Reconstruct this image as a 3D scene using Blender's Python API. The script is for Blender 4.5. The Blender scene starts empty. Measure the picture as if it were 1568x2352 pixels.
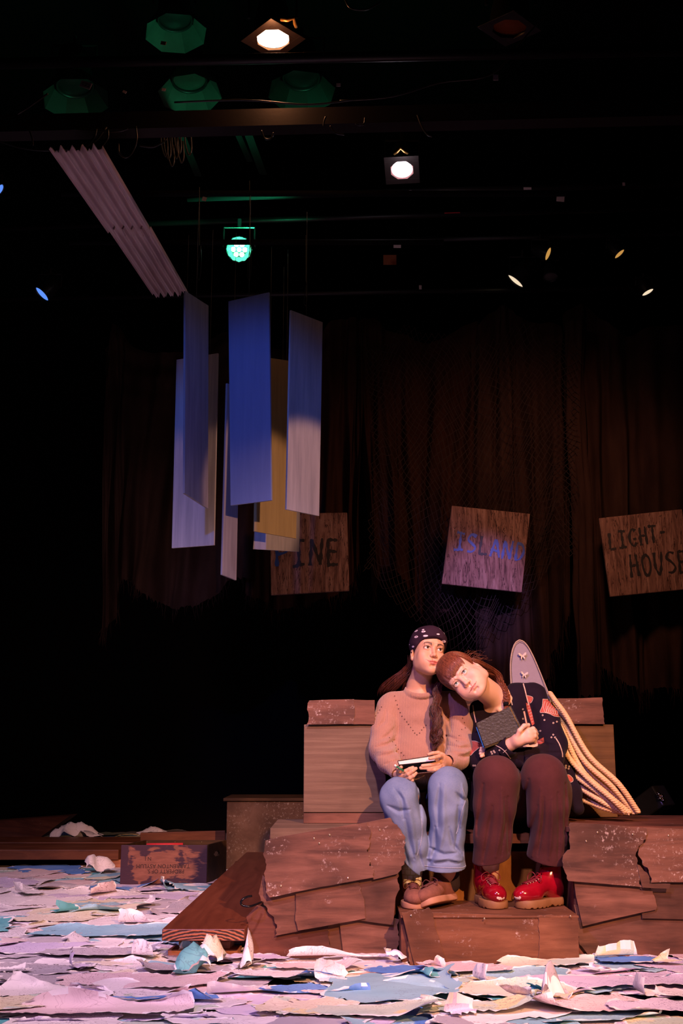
import bpy, math, random
import numpy as np
from mathutils import Vector, Matrix, Euler, noise as mnoise
from mathutils.bvhtree import BVHTree

R_ = math.radians
scene = bpy.context.scene
COL = scene.collection
random.seed(7)

# ------------------------------------------------------------------ camera, world, light, exposure
FOC, PITCH, CAMH = 2600.0, R_(11.6), 0.868
cam_data = bpy.data.cameras.new('camera')
cam = bpy.data.objects.new('camera', cam_data)
COL.objects.link(cam)
cam.location = (0, 0, CAMH)
cam.rotation_euler = (math.pi / 2 + PITCH, 0, 0)
cam_data.sensor_fit = 'VERTICAL'
cam_data.sensor_height = 36.0
cam_data.lens = FOC / 2352 * 36.0
cam_data.clip_start = 0.05
cam_data.clip_end = 100
scene.camera = cam
vs = scene.view_settings
scene.display_settings.display_device = 'sRGB'
vs.view_transform = 'Standard'
vs.look = 'None'
vs.gamma = 1.0
vs.use_curve_mapping = False
vs.exposure = 0.0

world = bpy.data.worlds.new('world')
scene.world = world
world.use_nodes = True
world.node_tree.nodes['Background'].inputs[0].default_value = (0.010, 0.008, 0.012, 1)
world.node_tree.nodes['Background'].inputs[1].default_value = 0.02


def spot(name, loc, target, color, power, angle, blend=0.5, size=0.06):
    l = bpy.data.lights.new(name, 'SPOT')
    l.color = color
    l.energy = power
    l.spot_size = R_(angle)
    l.spot_blend = blend
    l.shadow_soft_size = size
    o = bpy.data.objects.new(name, l)
    COL.objects.link(o)
    o.location = loc
    d = Vector(target) - Vector(loc)
    o.rotation_euler = d.to_track_quat('-Z', 'Y').to_euler()
    return o


# front-of-house stage lamps above and beside the audience; drape lights added upstage
spot('key_lamp', (2.3, -1.6, 3.9), (0.45, 5.1, 0.55), (1.0, 0.44, 0.21), 3100, 24, 0.7, 0.05)
spot('fill_lamp', (-2.6, -1.0, 4.2), (0.3, 5.2, 0.5), (0.42, 0.24, 1.0), 800, 28, 0.8, 0.10)
spot('floor_wash_lamp', (-0.2, 0.6, 5.2), (-0.4, 4.6, 0.0), (1.0, 0.62, 0.72), 1500, 46, 0.8, 0.15)
spot('left_floor_lamp', (-3.0, 2.5, 4.6), (-1.9, 6.4, 0.0), (0.95, 0.60, 0.85), 800, 46, 0.9, 0.15)
spot('blue_plank_lamp', (-1.4, 0.9, 3.4), (-0.55, 5.7, 2.15), (0.07, 0.19, 1.0), 300, 24, 0.6, 0.05)
spot('amber_plank_lamp', (3.6, 2.2, 1.7), (-0.20, 5.85, 2.12), (1.0, 0.46, 0.26), 560, 10.2, 0.35, 0.03)
spot('unseen_drape_wash', (1.5, 6.0, 3.5), (1.3, 8.5, 1.9), (1.0, 0.42, 0.26), 100, 95, 0.9, 0.2)  # unseen, set behind the boards to light drapes and signs
spot('added_left_drape_fill', (-2.3, 6.1, 3.2), (-2.1, 8.5, 1.7), (0.85, 0.50, 0.52), 45, 75, 0.9, 0.2)  # added without a fixture to lift the left drape out of the dark
spot('island_lamp', (0.5, 1.0, 4.3), (1.05, 8.2, 2.0), (0.50, 0.32, 1.0), 2000, 6.2, 0.7, 0.05)


# ------------------------------------------------------------------ picture measurement helpers
def ray(px, py):
    u = (px - 784) / FOC
    v = (1176 - py) / FOC
    return Vector((u, math.cos(PITCH) - v * math.sin(PITCH), math.sin(PITCH) + v * math.cos(PITCH)))


def P(px, py, Y):
    d = ray(px, py)
    return Vector((0, 0, CAMH)) + d * (Y / d.y)


def PZ(px, py, z):
    d = ray(px, py)
    return Vector((0, 0, CAMH)) + d * ((z - CAMH) / d.z)


# ------------------------------------------------------------------ object helpers
def tag(o, label=None, cat=None, group=None, kind=None):
    if label: o['label'] = label
    if cat: o['category'] = cat
    if group: o['group'] = group
    if kind: o['kind'] = kind
    return o


def empty(name, loc, label=None, cat=None, group=None):
    o = bpy.data.objects.new(name, None)
    o.empty_display_size = 0.05
    o.location = loc
    COL.objects.link(o)
    tag(o, label, cat, group)
    return o


def link(name, me, mats, parent=None, smooth=False, **kw):
    """world-space mesh linked as one object; a parented mesh keeps its world place"""
    if not isinstance(mats, (list, tuple)): mats = [mats]
    for m in mats: me.materials.append(m)
    if smooth: me.polygons.foreach_set('use_smooth', [True] * len(me.polygons))
    o = bpy.data.objects.new(name, me)
    COL.objects.link(o)
    if parent is not None:
        o.parent = parent
        loc = Vector((0, 0, 0))
        q = parent
        while q is not None:
            loc += Vector(q.location)
            q = q.parent
        o.location = -loc
    tag(o, **kw)
    return o


class MB:
    def __init__(s):
        s.v, s.f, s.m = [], [], []

    def add(s, verts, faces, mi=0):
        n = len(s.v)
        s.v += [tuple(v) for v in verts]
        s.f += [tuple(i + n for i in f) for f in faces]
        s.m += [mi] * len(faces)
        return s

    def box(s, lo, hi, mi=0, M=None):
        x0, y0, z0 = lo
        x1, y1, z1 = hi
        v = [Vector(p) for p in ((x0, y0, z0), (x1, y0, z0), (x1, y1, z0), (x0, y1, z0), (x0, y0, z1), (x1, y0, z1), (x1, y1, z1), (x0, y1, z1))]
        if M: v = [M @ p for p in v]
        return s.add(v, [(0, 3, 2, 1), (4, 5, 6, 7), (0, 1, 5, 4), (1, 2, 6, 5), (2, 3, 7, 6), (3, 0, 4, 7)], mi)

    def hexa(s, front, back, mi=0):
        """front: 4 corners (TL,TR,BR,BL) seen from the camera; back the same"""
        v = list(front) + list(back)
        return s.add(v, [(0, 3, 2, 1), (4, 5, 6, 7), (0, 1, 5, 4), (1, 2, 6, 5), (2, 3, 7, 6), (3, 0, 4, 7)], mi)

    def tube(s, pts, r, n=8, mi=0, cap=True, M=None):
        pts = [Vector(p) for p in pts]
        if not hasattr(r, '__len__'): r = [r] * len(pts)
        verts, faces = [], []
        up = None
        for i, p in enumerate(pts):
            a = pts[max(i - 1, 0)]
            b = pts[min(i + 1, len(pts) - 1)]
            t = (b - a)
            t = t.normalized() if t.length > 1e-9 else Vector((0, 0, 1))
            if up is None:
                up = Vector((0, 0, 1)) if abs(t.z) < .9 else Vector((1, 0, 0))
            sx = t.cross(up).normalized()
            up = sx.cross(t).normalized()
            for k in range(n):
                an = 2 * math.pi * k / n
                verts.append(p + (sx * math.cos(an) + up * math.sin(an)) * r[i])
        for i in range(len(pts) - 1):
            for k in range(n):
                faces.append((i * n + k, i * n + (k + 1) % n, (i + 1) * n + (k + 1) % n, (i + 1) * n + k))
        if cap:
            faces.append(tuple(range(n - 1, -1, -1)))
            faces.append(tuple((len(pts) - 1) * n + k for k in range(n)))
        if M: verts = [M @ v for v in verts]
        return s.add(verts, faces, mi)

    def lathe(s, prof, M, n=24, mi=0, cap=True):
        verts, faces = [], []
        for (r, z) in prof:
            for k in range(n):
                a = 2 * math.pi * k / n
                verts.append(M @ Vector((r * math.cos(a), r * math.sin(a), z)))
        for i in range(len(prof) - 1):
            for k in range(n):
                faces.append((i * n + k, i * n + (k + 1) % n, (i + 1) * n + (k + 1) % n, (i + 1) * n + k))
        if cap:
            faces.append(tuple(range(n - 1, -1, -1)))
            faces.append(tuple((len(prof) - 1) * n + k for k in range(n)))
        return s.add(verts, faces, mi)

    def prism(s, poly, M, z0, z1, mi=0, side=None):
        n = len(poly)
        v = [M @ Vector((x, y, z0)) for x, y in poly] + [M @ Vector((x, y, z1)) for x, y in poly]
        s.add(v, [tuple(range(n - 1, -1, -1)), tuple(range(n, 2 * n))], mi)
        s.add(v, [(i, (i + 1) % n, (i + 1) % n + n, i + n) for i in range(n)], mi if side is None else side)
        return s

    def build(s, name, mats, parent=None, smooth=False, bevel=0, **kw):
        me = bpy.data.meshes.new(name)
        me.from_pydata(s.v, [], s.f)
        me.polygons.foreach_set('material_index', s.m)
        o = link(name, me, mats, parent, smooth, **kw)
        if bevel:
            b = o.modifiers.new('bevel', 'BEVEL')
            b.width = bevel
            b.segments = 2
            b.limit_method = 'ANGLE'
        return o


def crv(pts, n):
    """Catmull-Rom resample"""
    pts = [Vector(p) for p in pts]
    out = []
    m = len(pts) - 1
    for j in range(n):
        t = j / (n - 1) * m
        i = min(int(t), m - 1)
        t -= i
        p1, p2 = pts[i], pts[i + 1]
        p0 = pts[i - 1] if i > 0 else p1 * 2 - p2
        p3 = pts[i + 2] if i + 2 <= m else p2 * 2 - p1
        out.append(0.5 * ((2 * p1) + (p2 - p0) * t + (2 * p0 - 5 * p1 + 4 * p2 - p3) * t * t + (3 * p1 - p0 - 3 * p2 + p3) * t ** 3))
    return out


# ------------------------------------------------------------------ material helpers
class NT:
    def __init__(s, name):
        s.m = bpy.data.materials.new(name)
        s.m.use_nodes = True
        s.t = s.m.node_tree
        s.b = s.t.nodes['Principled BSDF']
        s.out = s.t.nodes['Material Output']

    def n(s, typ, **kw):
        nd = s.t.nodes.new(typ)
        for k, v in kw.items():
            if k.startswith('_'):
                setattr(nd, k[1:], v)
            else:
                k2 = int(k[1:]) if k[0] == 'i' and k[1:].isdigit() else k.replace('_', ' ')
                if isinstance(v, bpy.types.NodeSocket):
                    s.t.links.new(v, nd.inputs[k2])
                else:
                    nd.inputs[k2].default_value = v
        return nd

    def coord(s, scale=(1, 1, 1), kind='Object', rnd=False, rot=(0, 0, 0)):
        c = s.n('ShaderNodeTexCoord').outputs[kind]
        mp = s.n('ShaderNodeMapping', Vector=c, Scale=scale, Rotation=rot)
        if rnd:
            oi = s.n('ShaderNodeObjectInfo').outputs['Random']
            mul = s.n('ShaderNodeMath', _operation='MULTIPLY', i0=oi, i1=37.0).outputs[0]
            cb = s.n('ShaderNodeCombineXYZ', X=mul, Y=mul, Z=mul).outputs[0]
            s.t.links.new(cb, mp.inputs['Location'])
        return mp.outputs[0]

    def noise(s, vec, scale, detail=4, rough=.55, dist=0.0):
        return s.n('ShaderNodeTexNoise', Vector=vec, Scale=scale, Detail=detail, Roughness=rough, Distortion=dist).outputs['Fac']

    def ramp(s, fac, stops, interp='LINEAR'):
        r = s.n('ShaderNodeValToRGB', Fac=fac)
        cr = r.color_ramp
        cr.interpolation = interp
        while len(cr.elements) < len(stops): cr.elements.new(0.5)
        for e, (p, c) in zip(cr.elements, stops):
            e.position = p
            e.color = (*c, 1) if len(c) == 3 else c
        return r.outputs['Color']

    def mix(s, fac, a, b, mode='MIX'):
        nd = s.n('ShaderNodeMix', _data_type='RGBA', _blend_type=mode)
        for idx, v in ((0, fac), (6, a), (7, b)):
            if isinstance(v, bpy.types.NodeSocket):
                s.t.links.new(v, nd.inputs[idx])
            else:
                nd.inputs[idx].default_value = (v if idx == 0 else ((*v, 1) if len(v) == 3 else v))
        return nd.outputs[2]

    def math(s, op, a, b=0.0):
        return s.n('ShaderNodeMath', _operation=op, i0=a, i1=b).outputs[0]

    def thr(s, val, lo, hi):
        return s.n('ShaderNodeMapRange', Value=val, From_Min=lo, From_Max=hi).outputs[0]

    def base(s, c, rough=.6, metal=0.0, spec=None):
        i = s.b.inputs
        if isinstance(c, bpy.types.NodeSocket): s.t.links.new(c, i['Base Color'])
        else: i['Base Color'].default_value = (*c, 1)
        if isinstance(rough, bpy.types.NodeSocket): s.t.links.new(rough, i['Roughness'])
        else: i['Roughness'].default_value = rough
        i['Metallic'].default_value = metal
        if spec is not None: i['Specular IOR Level'].default_value = spec
        return s

    def bump(s, h, strength=.3, dist=.01):
        b = s.n('ShaderNodeBump', Strength=strength, Distance=dist, Height=h)
        s.t.links.new(b.outputs[0], s.b.inputs['Normal'])
        return s


def plain(name, c, rough=.6, metal=0.0, var=.25, scale=30, bump=.1, spec=None, bd=.004):
    t = NT(name)
    v = t.coord()
    n = t.noise(v, scale)
    c2 = tuple(x * (1 - var) for x in c)
    t.base(t.mix(n, c2, tuple(min(1, x * (1 + var)) for x in c)), rough, metal, spec)
    if bump: t.bump(t.noise(v, scale * 3), bump, bd)
    return t.m


def emit(name, c, s):
    t = NT(name)
    t.base((0, 0, 0), .3)
    t.b.inputs['Emission Color'].default_value = (*c, 1)
    t.b.inputs['Emission Strength'].default_value = s
    return t.m


def painted_board(name, a, b, c, streak=(2.0, 14, 14), dust=.62, dustcol=(.55, .45, .42)):
    """brushed scenic paint on cardboard: long streaks, soft blotches, flecks of plaster dust"""
    t = NT(name)
    v = t.coord(streak, rnd=True)
    n1 = t.noise(v, 1.6, 6, .6, .4)
    col = t.ramp(n1, [(.3, a), (.52, b), (.72, c)])
    v2 = t.coord((1, 1, 1), rnd=True)
    bl = t.noise(v2, 3.0, 3)
    col = t.mix(t.thr(bl, .45, .75), col, tuple(x * .6 for x in a))
    patch = t.thr(t.noise(v2, 5.5, 4, .7), dust, dust + .12)
    fleck = t.thr(t.noise(v2, 60, 5, .75), .55, .66)
    col = t.mix(t.math('MULTIPLY', patch, fleck), col, dustcol)
    t.base(col, .7, 0, .25)
    t.bump(t.math('ADD', t.noise(v, 4, 5), t.math('MULTIPLY', fleck, .2)), .35, .004)
    return t.m


def wood(name, a, b, c, scale=(1, 1, 1), rough=.45, spec=.4, grain=9, ww=.3):
    t = NT(name)
    v = t.coord(scale)
    n = t.noise(v, grain, 7, .62, .8)
    w = t.n('ShaderNodeTexWave', Vector=v, Scale=grain * .35, Distortion=6.0, Detail=3.0, _bands_direction='X').outputs['Fac']
    m = t.math('ADD', t.math('MULTIPLY', n, 1 - ww), t.math('MULTIPLY', w, ww))
    t.base(t.ramp(m, [(.25, a), (.5, b), (.78, c)]), rough, 0, spec)
    t.bump(m, .25, .003)
    return t.m


M = {}
M['black'] = plain('matte_black', (.006, .006, .007), .85, bump=.05, spec=.1)
M['stage_floor'] = plain('stage_floor_black', (.012, .010, .010), .6, scale=12, bump=.2)
M['brown'] = painted_board('brown_painted_card', (.066, .029, .020), (.158, .069, .045), (.225, .102, .068))
M['brown_dark'] = painted_board('dark_brown_painted_card', (.075, .026, .018), (.13, .044, .028), (.19, .066, .040))
M['brown_dusty'] = painted_board('dusty_brown_card', (.068, .031, .023), (.160, .073, .050), (.230, .110, .078), dust=.50)
M['umber'] = painted_board('umber_painted_card', (.105, .042, .022), (.17, .066, .032), (.24, .10, .052), dust=.56)
M['amber'] = painted_board('amber_painted_riser', (.16, .060, .012), (.26, .105, .020), (.34, .15, .03), streak=(10, 10, 4))
M['card_edge'] = plain('torn_card_edge', (.30, .17, .12), .85, scale=90, var=.5, bump=.8, bd=.006)
M['crate_grey'] = painted_board('grey_brown_crate_paint', (.13, .082, .055), (.165, .105, .070), (.22, .15, .10), streak=(1.2, 20, 30), dust=.8)
M['crate_olive'] = painted_board('olive_crate_paint', (.10, .050, .018), (.135, .068, .024), (.17, .09, .034), streak=(1.2, 20, 30), dust=.7)
M['steel'] = plain('screw_steel', (.6, .5, .35), .35, 1.0, bump=0)
# ------------------------------------------------------------------ implicit surface modelling
class Field:
    """sampled distance field: smooth unions of ellipsoids and tapering limbs, meshed with surface nets"""
    def __init__(s, lo, hi, h):
        s.lo = np.array(lo, float)
        s.h = h
        n = np.ceil((np.array(hi) - s.lo) / h).astype(int) + 1
        s.n = n
        s.ax = [s.lo[i] + h * np.arange(n[i]) for i in range(3)]
        s.V = np.full(tuple(n), 1.0, np.float32)
        s.F = None

    def frame(s, M_=None):
        s.F = M_
        return s

    def _w(s, p):
        return (s.F @ Vector(p)) if s.F is not None else Vector(p)

    def _r(s):
        return s.F.to_3x3().normalized() if s.F is not None else Matrix.Identity(3)

    def _sub(s, lo, hi):
        i0 = np.clip(np.floor((np.array(lo) - s.lo) / s.h).astype(int), 0, s.n)
        i1 = np.clip(np.ceil((np.array(hi) - s.lo) / s.h).astype(int) + 1, 0, s.n)
        if np.any(i1 <= i0): return None, None
        sl = tuple(slice(a, b) for a, b in zip(i0, i1))
        X = s.ax[0][sl[0]][:, None, None]
        Y = s.ax[1][sl[1]][None, :, None]
        Z = s.ax[2][sl[2]][None, None, :]
        return sl, (X, Y, Z)

    def _put(s, sl, d, k, sub):
        A = s.V[sl]
        if sub:
            d = -d
            if k > 0:
                hh = np.maximum(k - np.abs(A - d), 0) / k
                s.V[sl] = np.maximum(A, d) + hh * hh * k * .25
            else: s.V[sl] = np.maximum(A, d)
        else:
            if k > 0:
                hh = np.maximum(k - np.abs(A - d), 0) / k
                s.V[sl] = np.minimum(A, d) - hh * hh * k * .25
            else: s.V[sl] = np.minimum(A, d)

    def ell(s, c, r, rot=None, k=.01, sub=False):
        c = s._w(c)
        Rm = s._r()
        if rot is not None: Rm = Rm @ Euler([R_(a) for a in rot]).to_matrix()
        ext = max(r) + k + 2 * s.h
        sl, g = s._sub([c[i] - ext for i in range(3)], [c[i] + ext for i in range(3)])
        if sl is None: return s
        X, Y, Z = g[0] - c[0], g[1] - c[1], g[2] - c[2]
        q0 = q1 = 0
        for i in range(3):
            a = Rm.col[i]
            l = X * a[0] + Y * a[1] + Z * a[2]
            q0 = q0 + (l / r[i]) ** 2
            q1 = q1 + (l / r[i] ** 2) ** 2
        q0 = np.sqrt(q0)
        d = q0 * (q0 - 1) / np.maximum(np.sqrt(q1), 1e-6)
        s._put(sl, d, k, sub)
        return s

    def cap(s, a, b, ra, rb=None, k=.01, sub=False, flat=None):
        """tapering limb from a to b; flat=(axis, factor) squashes it across that world axis"""
        if rb is None: rb = ra
        a, b = s._w(a), s._w(b)
        ext = max(ra, rb) * (max(1.0, 1.0 / flat[1]) if flat else 1) + k + 2 * s.h
        sl, g = s._sub([min(a[i], b[i]) - ext for i in range(3)], [max(a[i], b[i]) + ext for i in range(3)])
        if sl is None: return s
        ba = b - a
        L = max(ba.length_squared, 1e-10)
        X, Y, Z = g[0] - a[0], g[1] - a[1], g[2] - a[2]
        t = np.clip((X * ba[0] + Y * ba[1] + Z * ba[2]) / L, 0, 1)
        dx, dy, dz = X - t * ba[0], Y - t * ba[1], Z - t * ba[2]
        if flat:
            if flat[0] == 0: dx = dx * flat[1]
            elif flat[0] == 1: dy = dy * flat[1]
            else: dz = dz * flat[1]
        d = np.sqrt(dx * dx + dy * dy + dz * dz) - (ra + (rb - ra) * t)
        if flat: d = d / max(1, flat[1])
        s._put(sl, d, k, sub)
        return s

    def chain(s, pts, rs, k=.01, sub=False, flat=None):
        for i in range(len(pts) - 1): s.cap(pts[i], pts[i + 1], rs[i], rs[i + 1], k, sub, flat)
        return s

    def cut(s, p, n, k=.004, box=None):
        """remove everything on the side the normal n points to"""
        p = s._w(p)
        n = (s._r() @ Vector(n)).normalized()
        if box: sl, g = s._sub(*box)
        else: sl, g = s._sub(s.lo, s.lo + s.h * s.n)
        if sl is None: return s
        d = -((g[0] - p[0]) * n[0] + (g[1] - p[1]) * n[1] + (g[2] - p[2]) * n[2])
        s._put(sl, d, k, True)
        return s

    def wave(s, amp, freq, seed=0, n=7, stretch=(1, 1, 1)):
        rng = np.random.RandomState(seed)
        X, Y, Z = s.ax[0][:, None, None], s.ax[1][None, :, None], s.ax[2][None, None, :]
        mask = np.abs(s.V) < 5 * s.h + abs(amp) * 2
        idx = np.nonzero(mask)
        x, y, z = s.ax[0][idx[0]], s.ax[1][idx[1]], s.ax[2][idx[2]]
        t = np.zeros(len(x))
        for i in range(n):
            d = rng.normal(size=3) * stretch
            d /= np.linalg.norm(d)
            f = freq * (0.6 + 1.2 * rng.rand())
            ph = rng.rand() * 6.28
            t += np.sin((x * d[0] + y * d[1] + z * d[2]) * f + ph + 1.3 * np.sin((x * d[1] - z * d[0]) * f * .6 + ph * 2)) / n
        s.V[idx] += (amp * 1.6 * t).astype(np.float32)
        return s

    def crease(s, pts, Y, width, depth, dy=.16):
        """press a valley (depth > 0) or raise a ridge (depth < 0) along a line on the audience side"""
        pt = [P(x, y, Y) for x, y in pts]
        pad = width * 3
        sl, g = s._sub((min(p.x for p in pt) - pad, Y - dy, min(p.z for p in pt) - pad), (max(p.x for p in pt) + pad, Y + dy, max(p.z for p in pt) + pad))
        if sl is None: return s
        X, Z = g[0], g[2]
        best = None
        for i in range(len(pt) - 1):
            a, b = pt[i], pt[i + 1]
            dx, dz = b.x - a.x, b.z - a.z
            L = dx * dx + dz * dz + 1e-9
            t = np.clip(((X - a.x) * dx + (Z - a.z) * dz) / L, 0, 1)
            u = (i + t) / (len(pt) - 1)
            d2 = (X - a.x - t * dx) ** 2 + (Z - a.z - t * dz) ** 2
            w = width * (.35 + .65 * np.sin(np.pi * np.clip(u, .02, .98)))
            e = np.exp(-d2 / w ** 2) * np.sin(np.pi * np.clip(u, .06, .94)) ** .6
            best = e if best is None else np.maximum(best, e)
        s.V[sl] += (depth * best).astype(np.float32) + 0 * g[1].astype(np.float32)
        return s

    def mesh(s):
        V = s.V
        V[0] = V[-1] = 1
        V[:, 0] = V[:, -1] = 1
        V[:, :, 0] = V[:, :, -1] = 1
        I = V < 0
        cnt = np.zeros(tuple(s.n - 1), np.int8)
        for dx in (0, 1):
            for dy in (0, 1):
                for dz in (0, 1):
                    cnt += I[dx:s.n[0] - 1 + dx, dy:s.n[1] - 1 + dy, dz:s.n[2] - 1 + dz]
        act = (cnt > 0) & (cnt < 8)
        ci = np.argwhere(act)
        ids = np.full(act.shape, -1, np.int64)
        ids[act] = np.arange(len(ci))
        acc = np.zeros((len(ci), 3))
        num = np.zeros(len(ci))
        C = [(a, b, c) for a in (0, 1) for b in (0, 1) for c in (0, 1)]
        for a in C:
            for ax in range(3):
                if a[ax] == 1: continue
                b = list(a)
                b[ax] = 1
                va = V[ci[:, 0] + a[0], ci[:, 1] + a[1], ci[:, 2] + a[2]]
                vb = V[ci[:, 0] + b[0], ci[:, 1] + b[1], ci[:, 2] + b[2]]
                m = (va < 0) != (vb < 0)
                t = np.where(m, va / np.where(m, va - vb, 1), 0)
                pt = np.tile(np.array(a, float), (len(ci), 1))
                pt[:, ax] += t
                acc[m] += pt[m]
                num[m] += 1
        pos = (ci + acc / num[:, None]) * s.h + s.lo
        quads = []
        for ax in range(3):
            o1, o2 = [(1, 2), (2, 0), (0, 1)][ax]
            sa = [slice(None)] * 3
            sb = [slice(None)] * 3
            sa[ax] = slice(0, -1)
            sb[ax] = slice(1, None)
            A, B = I[tuple(sa)], I[tuple(sb)]
            e = np.argwhere(A != B)
            e = e[(e[:, o1] > 0) & (e[:, o2] > 0)]
            e = e[(e[:, o1] < s.n[o1] - 1) & (e[:, o2] < s.n[o2] - 1)]
            ins = A[e[:, 0], e[:, 1], e[:, 2]]
            def cid(d1, d2):
                q = e.copy()
                q[:, o1] -= d1
                q[:, o2] -= d2
                return ids[q[:, 0], q[:, 1], q[:, 2]]
            q = np.stack([cid(1, 1), cid(0, 1), cid(0, 0), cid(1, 0)], 1)
            q[~ins] = q[~ins][:, ::-1]
            quads.append(q)
        return pos, np.concatenate(quads)


def smooth_mesh(pos, quads, it=1, lam=.5):
    for _ in range(it):
        acc = np.zeros_like(pos)
        num = np.zeros(len(pos))
        for i in range(4):
            for j in (1, 3):
                np.add.at(acc, quads[:, i], pos[quads[:, (i + j) % 4]])
                np.add.at(num, quads[:, i], 1)
        pos = pos + lam * (acc / np.maximum(num, 1)[:, None] - pos)
    return pos


def np_mesh(name, pieces, colfn=None):
    """pieces: list of (pos, quads) merged into one mesh; colfn(pos)->rgb written to 'Col'"""
    off, ps, qs = 0, [], []
    for p, q in pieces:
        ps.append(p)
        qs.append(q + off)
        off += len(p)
    pos = np.concatenate(ps)
    quads = np.concatenate(qs)
    me = bpy.data.meshes.new(name)
    me.vertices.add(len(pos))
    me.vertices.foreach_set('co', pos.astype(np.float32).ravel())
    me.loops.add(len(quads) * 4)
    me.loops.foreach_set('vertex_index', quads.astype(np.int32).ravel())
    me.polygons.add(len(quads))
    me.polygons.foreach_set('loop_start', np.arange(0, len(quads) * 4, 4, dtype=np.int32))
    me.update(calc_edges=True)
    me.validate()
    me.polygons.foreach_set('use_smooth', [True] * len(me.polygons))
    if colfn is not None:
        c = np.ones((len(pos), 4), np.float32)
        c[:, :3] = colfn(pos)
        at = me.color_attributes.new('Col', 'FLOAT_COLOR', 'POINT')
        at.data.foreach_set('color', c.ravel())
    return me


def bbox(pts, pad):
    a = np.array([list(p) for p in pts])
    return a.min(0) - pad, a.max(0) + pad


# ------------------------------------------------------------------ torn flat pieces
def jag(poly, edges=None, amp=.006, step=.012, seed=0):
    """poly: list of 2D points; edges in the set get a torn outline"""
    rng = random.Random(seed)
    out = []
    n = len(poly)
    for i in range(n):
        a, b = Vector(poly[i]), Vector(poly[(i + 1) % n])
        out.append(tuple(a))
        L = (b - a).length
        torn = edges is None or i in edges
        m = int(L / step)
        if m < 2: continue
        nrm = Vector((b.y - a.y, a.x - b.x)).normalized()
        w = 0
        for j in range(1, m):
            if torn:
                w = w * .6 + rng.uniform(-1, 1) * amp
                out.append(tuple(a + (b - a) * ((j + rng.uniform(-.3, .3)) / m) + nrm * w))
            elif j % 6 == 0:
                out.append(tuple(a + (b - a) * (j / m) + nrm * rng.uniform(-1, 1) * .0012))
    return out


def card(name, pxpoly, Y, mat, parent=None, torn=None, th=.006, amp=.006, seed=0, tiltx=0.0, **kw):
    """flat torn card facing the audience; polygon measured in the picture on the plane at depth Y"""
    pts = [P(x, y, Y) for x, y in pxpoly]
    pl = jag([(p.x, p.z) for p in pts], torn, amp, .010, seed)
    zc = sum(p.z for p in pts) / len(pts)
    Mx = Matrix(((1, 0, 0, 0), (0, tiltx, -1, Y - tiltx * zc), (0, 1, 0, 0), (0, 0, 0, 1)))
    mb = MB().prism(pl, Mx, 0, th, 0, 1)
    return mb.build(name, [mat, M['card_edge']], parent, **kw)


def screw(px, py, Y, parent, r=.0035):
    p = P(px, py, Y)
    mb = MB().lathe([(r, 0), (r, .0015), (r * .6, .0022), (r * .5, .0012), (.0003, .0012)], Matrix.Translation(p) @ Matrix.Rotation(R_(90), 4, 'X'), 10)
    return mb.build('screw', M['steel'], parent)
# ================================================================== THE SETTING
def slab(name, lo, hi, m):
    return MB().box(lo, hi).build(name, m, kind='structure')


slab('floor', (-7, 0.5, -.1), (7, 12.5, 0), M['stage_floor'])
slab('wall_back', (-7, 12.0, 0), (7, 12.1, 7.2), M['black'])
slab('wall_left', (-7.1, .5, 0), (-7, 12.1, 7.2), M['black'])
slab('wall_right', (7, .5, 0), (7.1, 12.1, 7.2), M['black'])
slab('ceiling', (-7.1, .5, 7.2), (7.1, 12.1, 7.3), M['black'])

# ================================================================== CARDBOARD CLAD BLOCKS
GS = 'cardboard clad blocks of the throne'
# --- left block
lb = empty('clad_block', P(760, 2205, 5.1), 'low block left of the women clad in torn brown cardboard with dusty white edges', 'stage block')
bx0, bx1 = P(600, 2100, 5.0).x, P(913, 2100, 5.0).x
MB().box((bx0 + .03, 4.99, 0), (bx1 - .01, 5.6, .49)).build('body', M['brown_dark'], lb)
a, b = P(620, 1903, 4.96), P(905, 1903, 4.96)
MB().box((a.x, 4.965, .476), (b.x, 5.56, .520)).build('top_board', M['crate_grey'], lb, bevel=.002, label='grey board top with a worn front edge')
for i, (poly, Y, m, torn) in enumerate([
    ([(590, 2079), (612, 2085), (700, 2110), (756, 2120), (752, 2135), (757, 2187), (761, 2205), (582, 2205), (573, 2170), (570, 2137), (566, 2105)], 4.975, 'brown_dark', {3, 4, 5, 6, 7, 8, 9}),
    ([(745, 2110), (785, 2105), (784, 2150), (791, 2205), (755, 2205), (758, 2170)], 4.984, 'umber', {3, 4}),
    ([(778, 2105), (850, 2095), (917, 2112), (915, 2140), (912, 2181), (918, 2205), (789, 2205), (783, 2150)], 4.970, 'brown', {2, 3, 4}),
    ([(603, 2010), (640, 2030), (682, 2035), (682, 2060), (684, 2139), (632, 2149), (636, 2123), (624, 2102), (606, 2078), (594, 2052)], 4.955, 'brown', {0, 2, 5, 6, 7, 8}),
    ([(824, 2015), (870, 2010), (914, 2005), (913, 2049), (908, 2061), (903, 2124), (820, 2113)], 4.950, 'brown', {1, 2}),
    ([(678, 2045), (720, 2030), (823, 2020), (827, 2045), (836, 2066), (839, 2109), (684, 2137), (680, 2090)], 4.942, 'brown', {2, 3, 6}),
    ([(840, 1889), (895, 1878), (921, 1908), (931, 1935), (928, 1985), (912, 2007), (857, 2020), (845, 1960)], 4.930, 'brown_dusty', {1, 2, 3, 4}),
    ([(609, 1931), (640, 1922), (740, 1905), (843, 1888), (847, 1900), (851, 1918), (848, 1945), (842, 1953), (849, 1975), (858, 2015), (740, 2036), (619, 2061), (610, 2035), (612, 1985), (607, 1955)], 4.920, 'brown_dusty', {3, 4, 5, 6, 7, 8, 11, 12, 13}),
]):
    card('cardboard_panel', poly, Y, M[m], lb, torn, seed=i + 3, tiltx=.006 * (i % 3 - 1))
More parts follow.
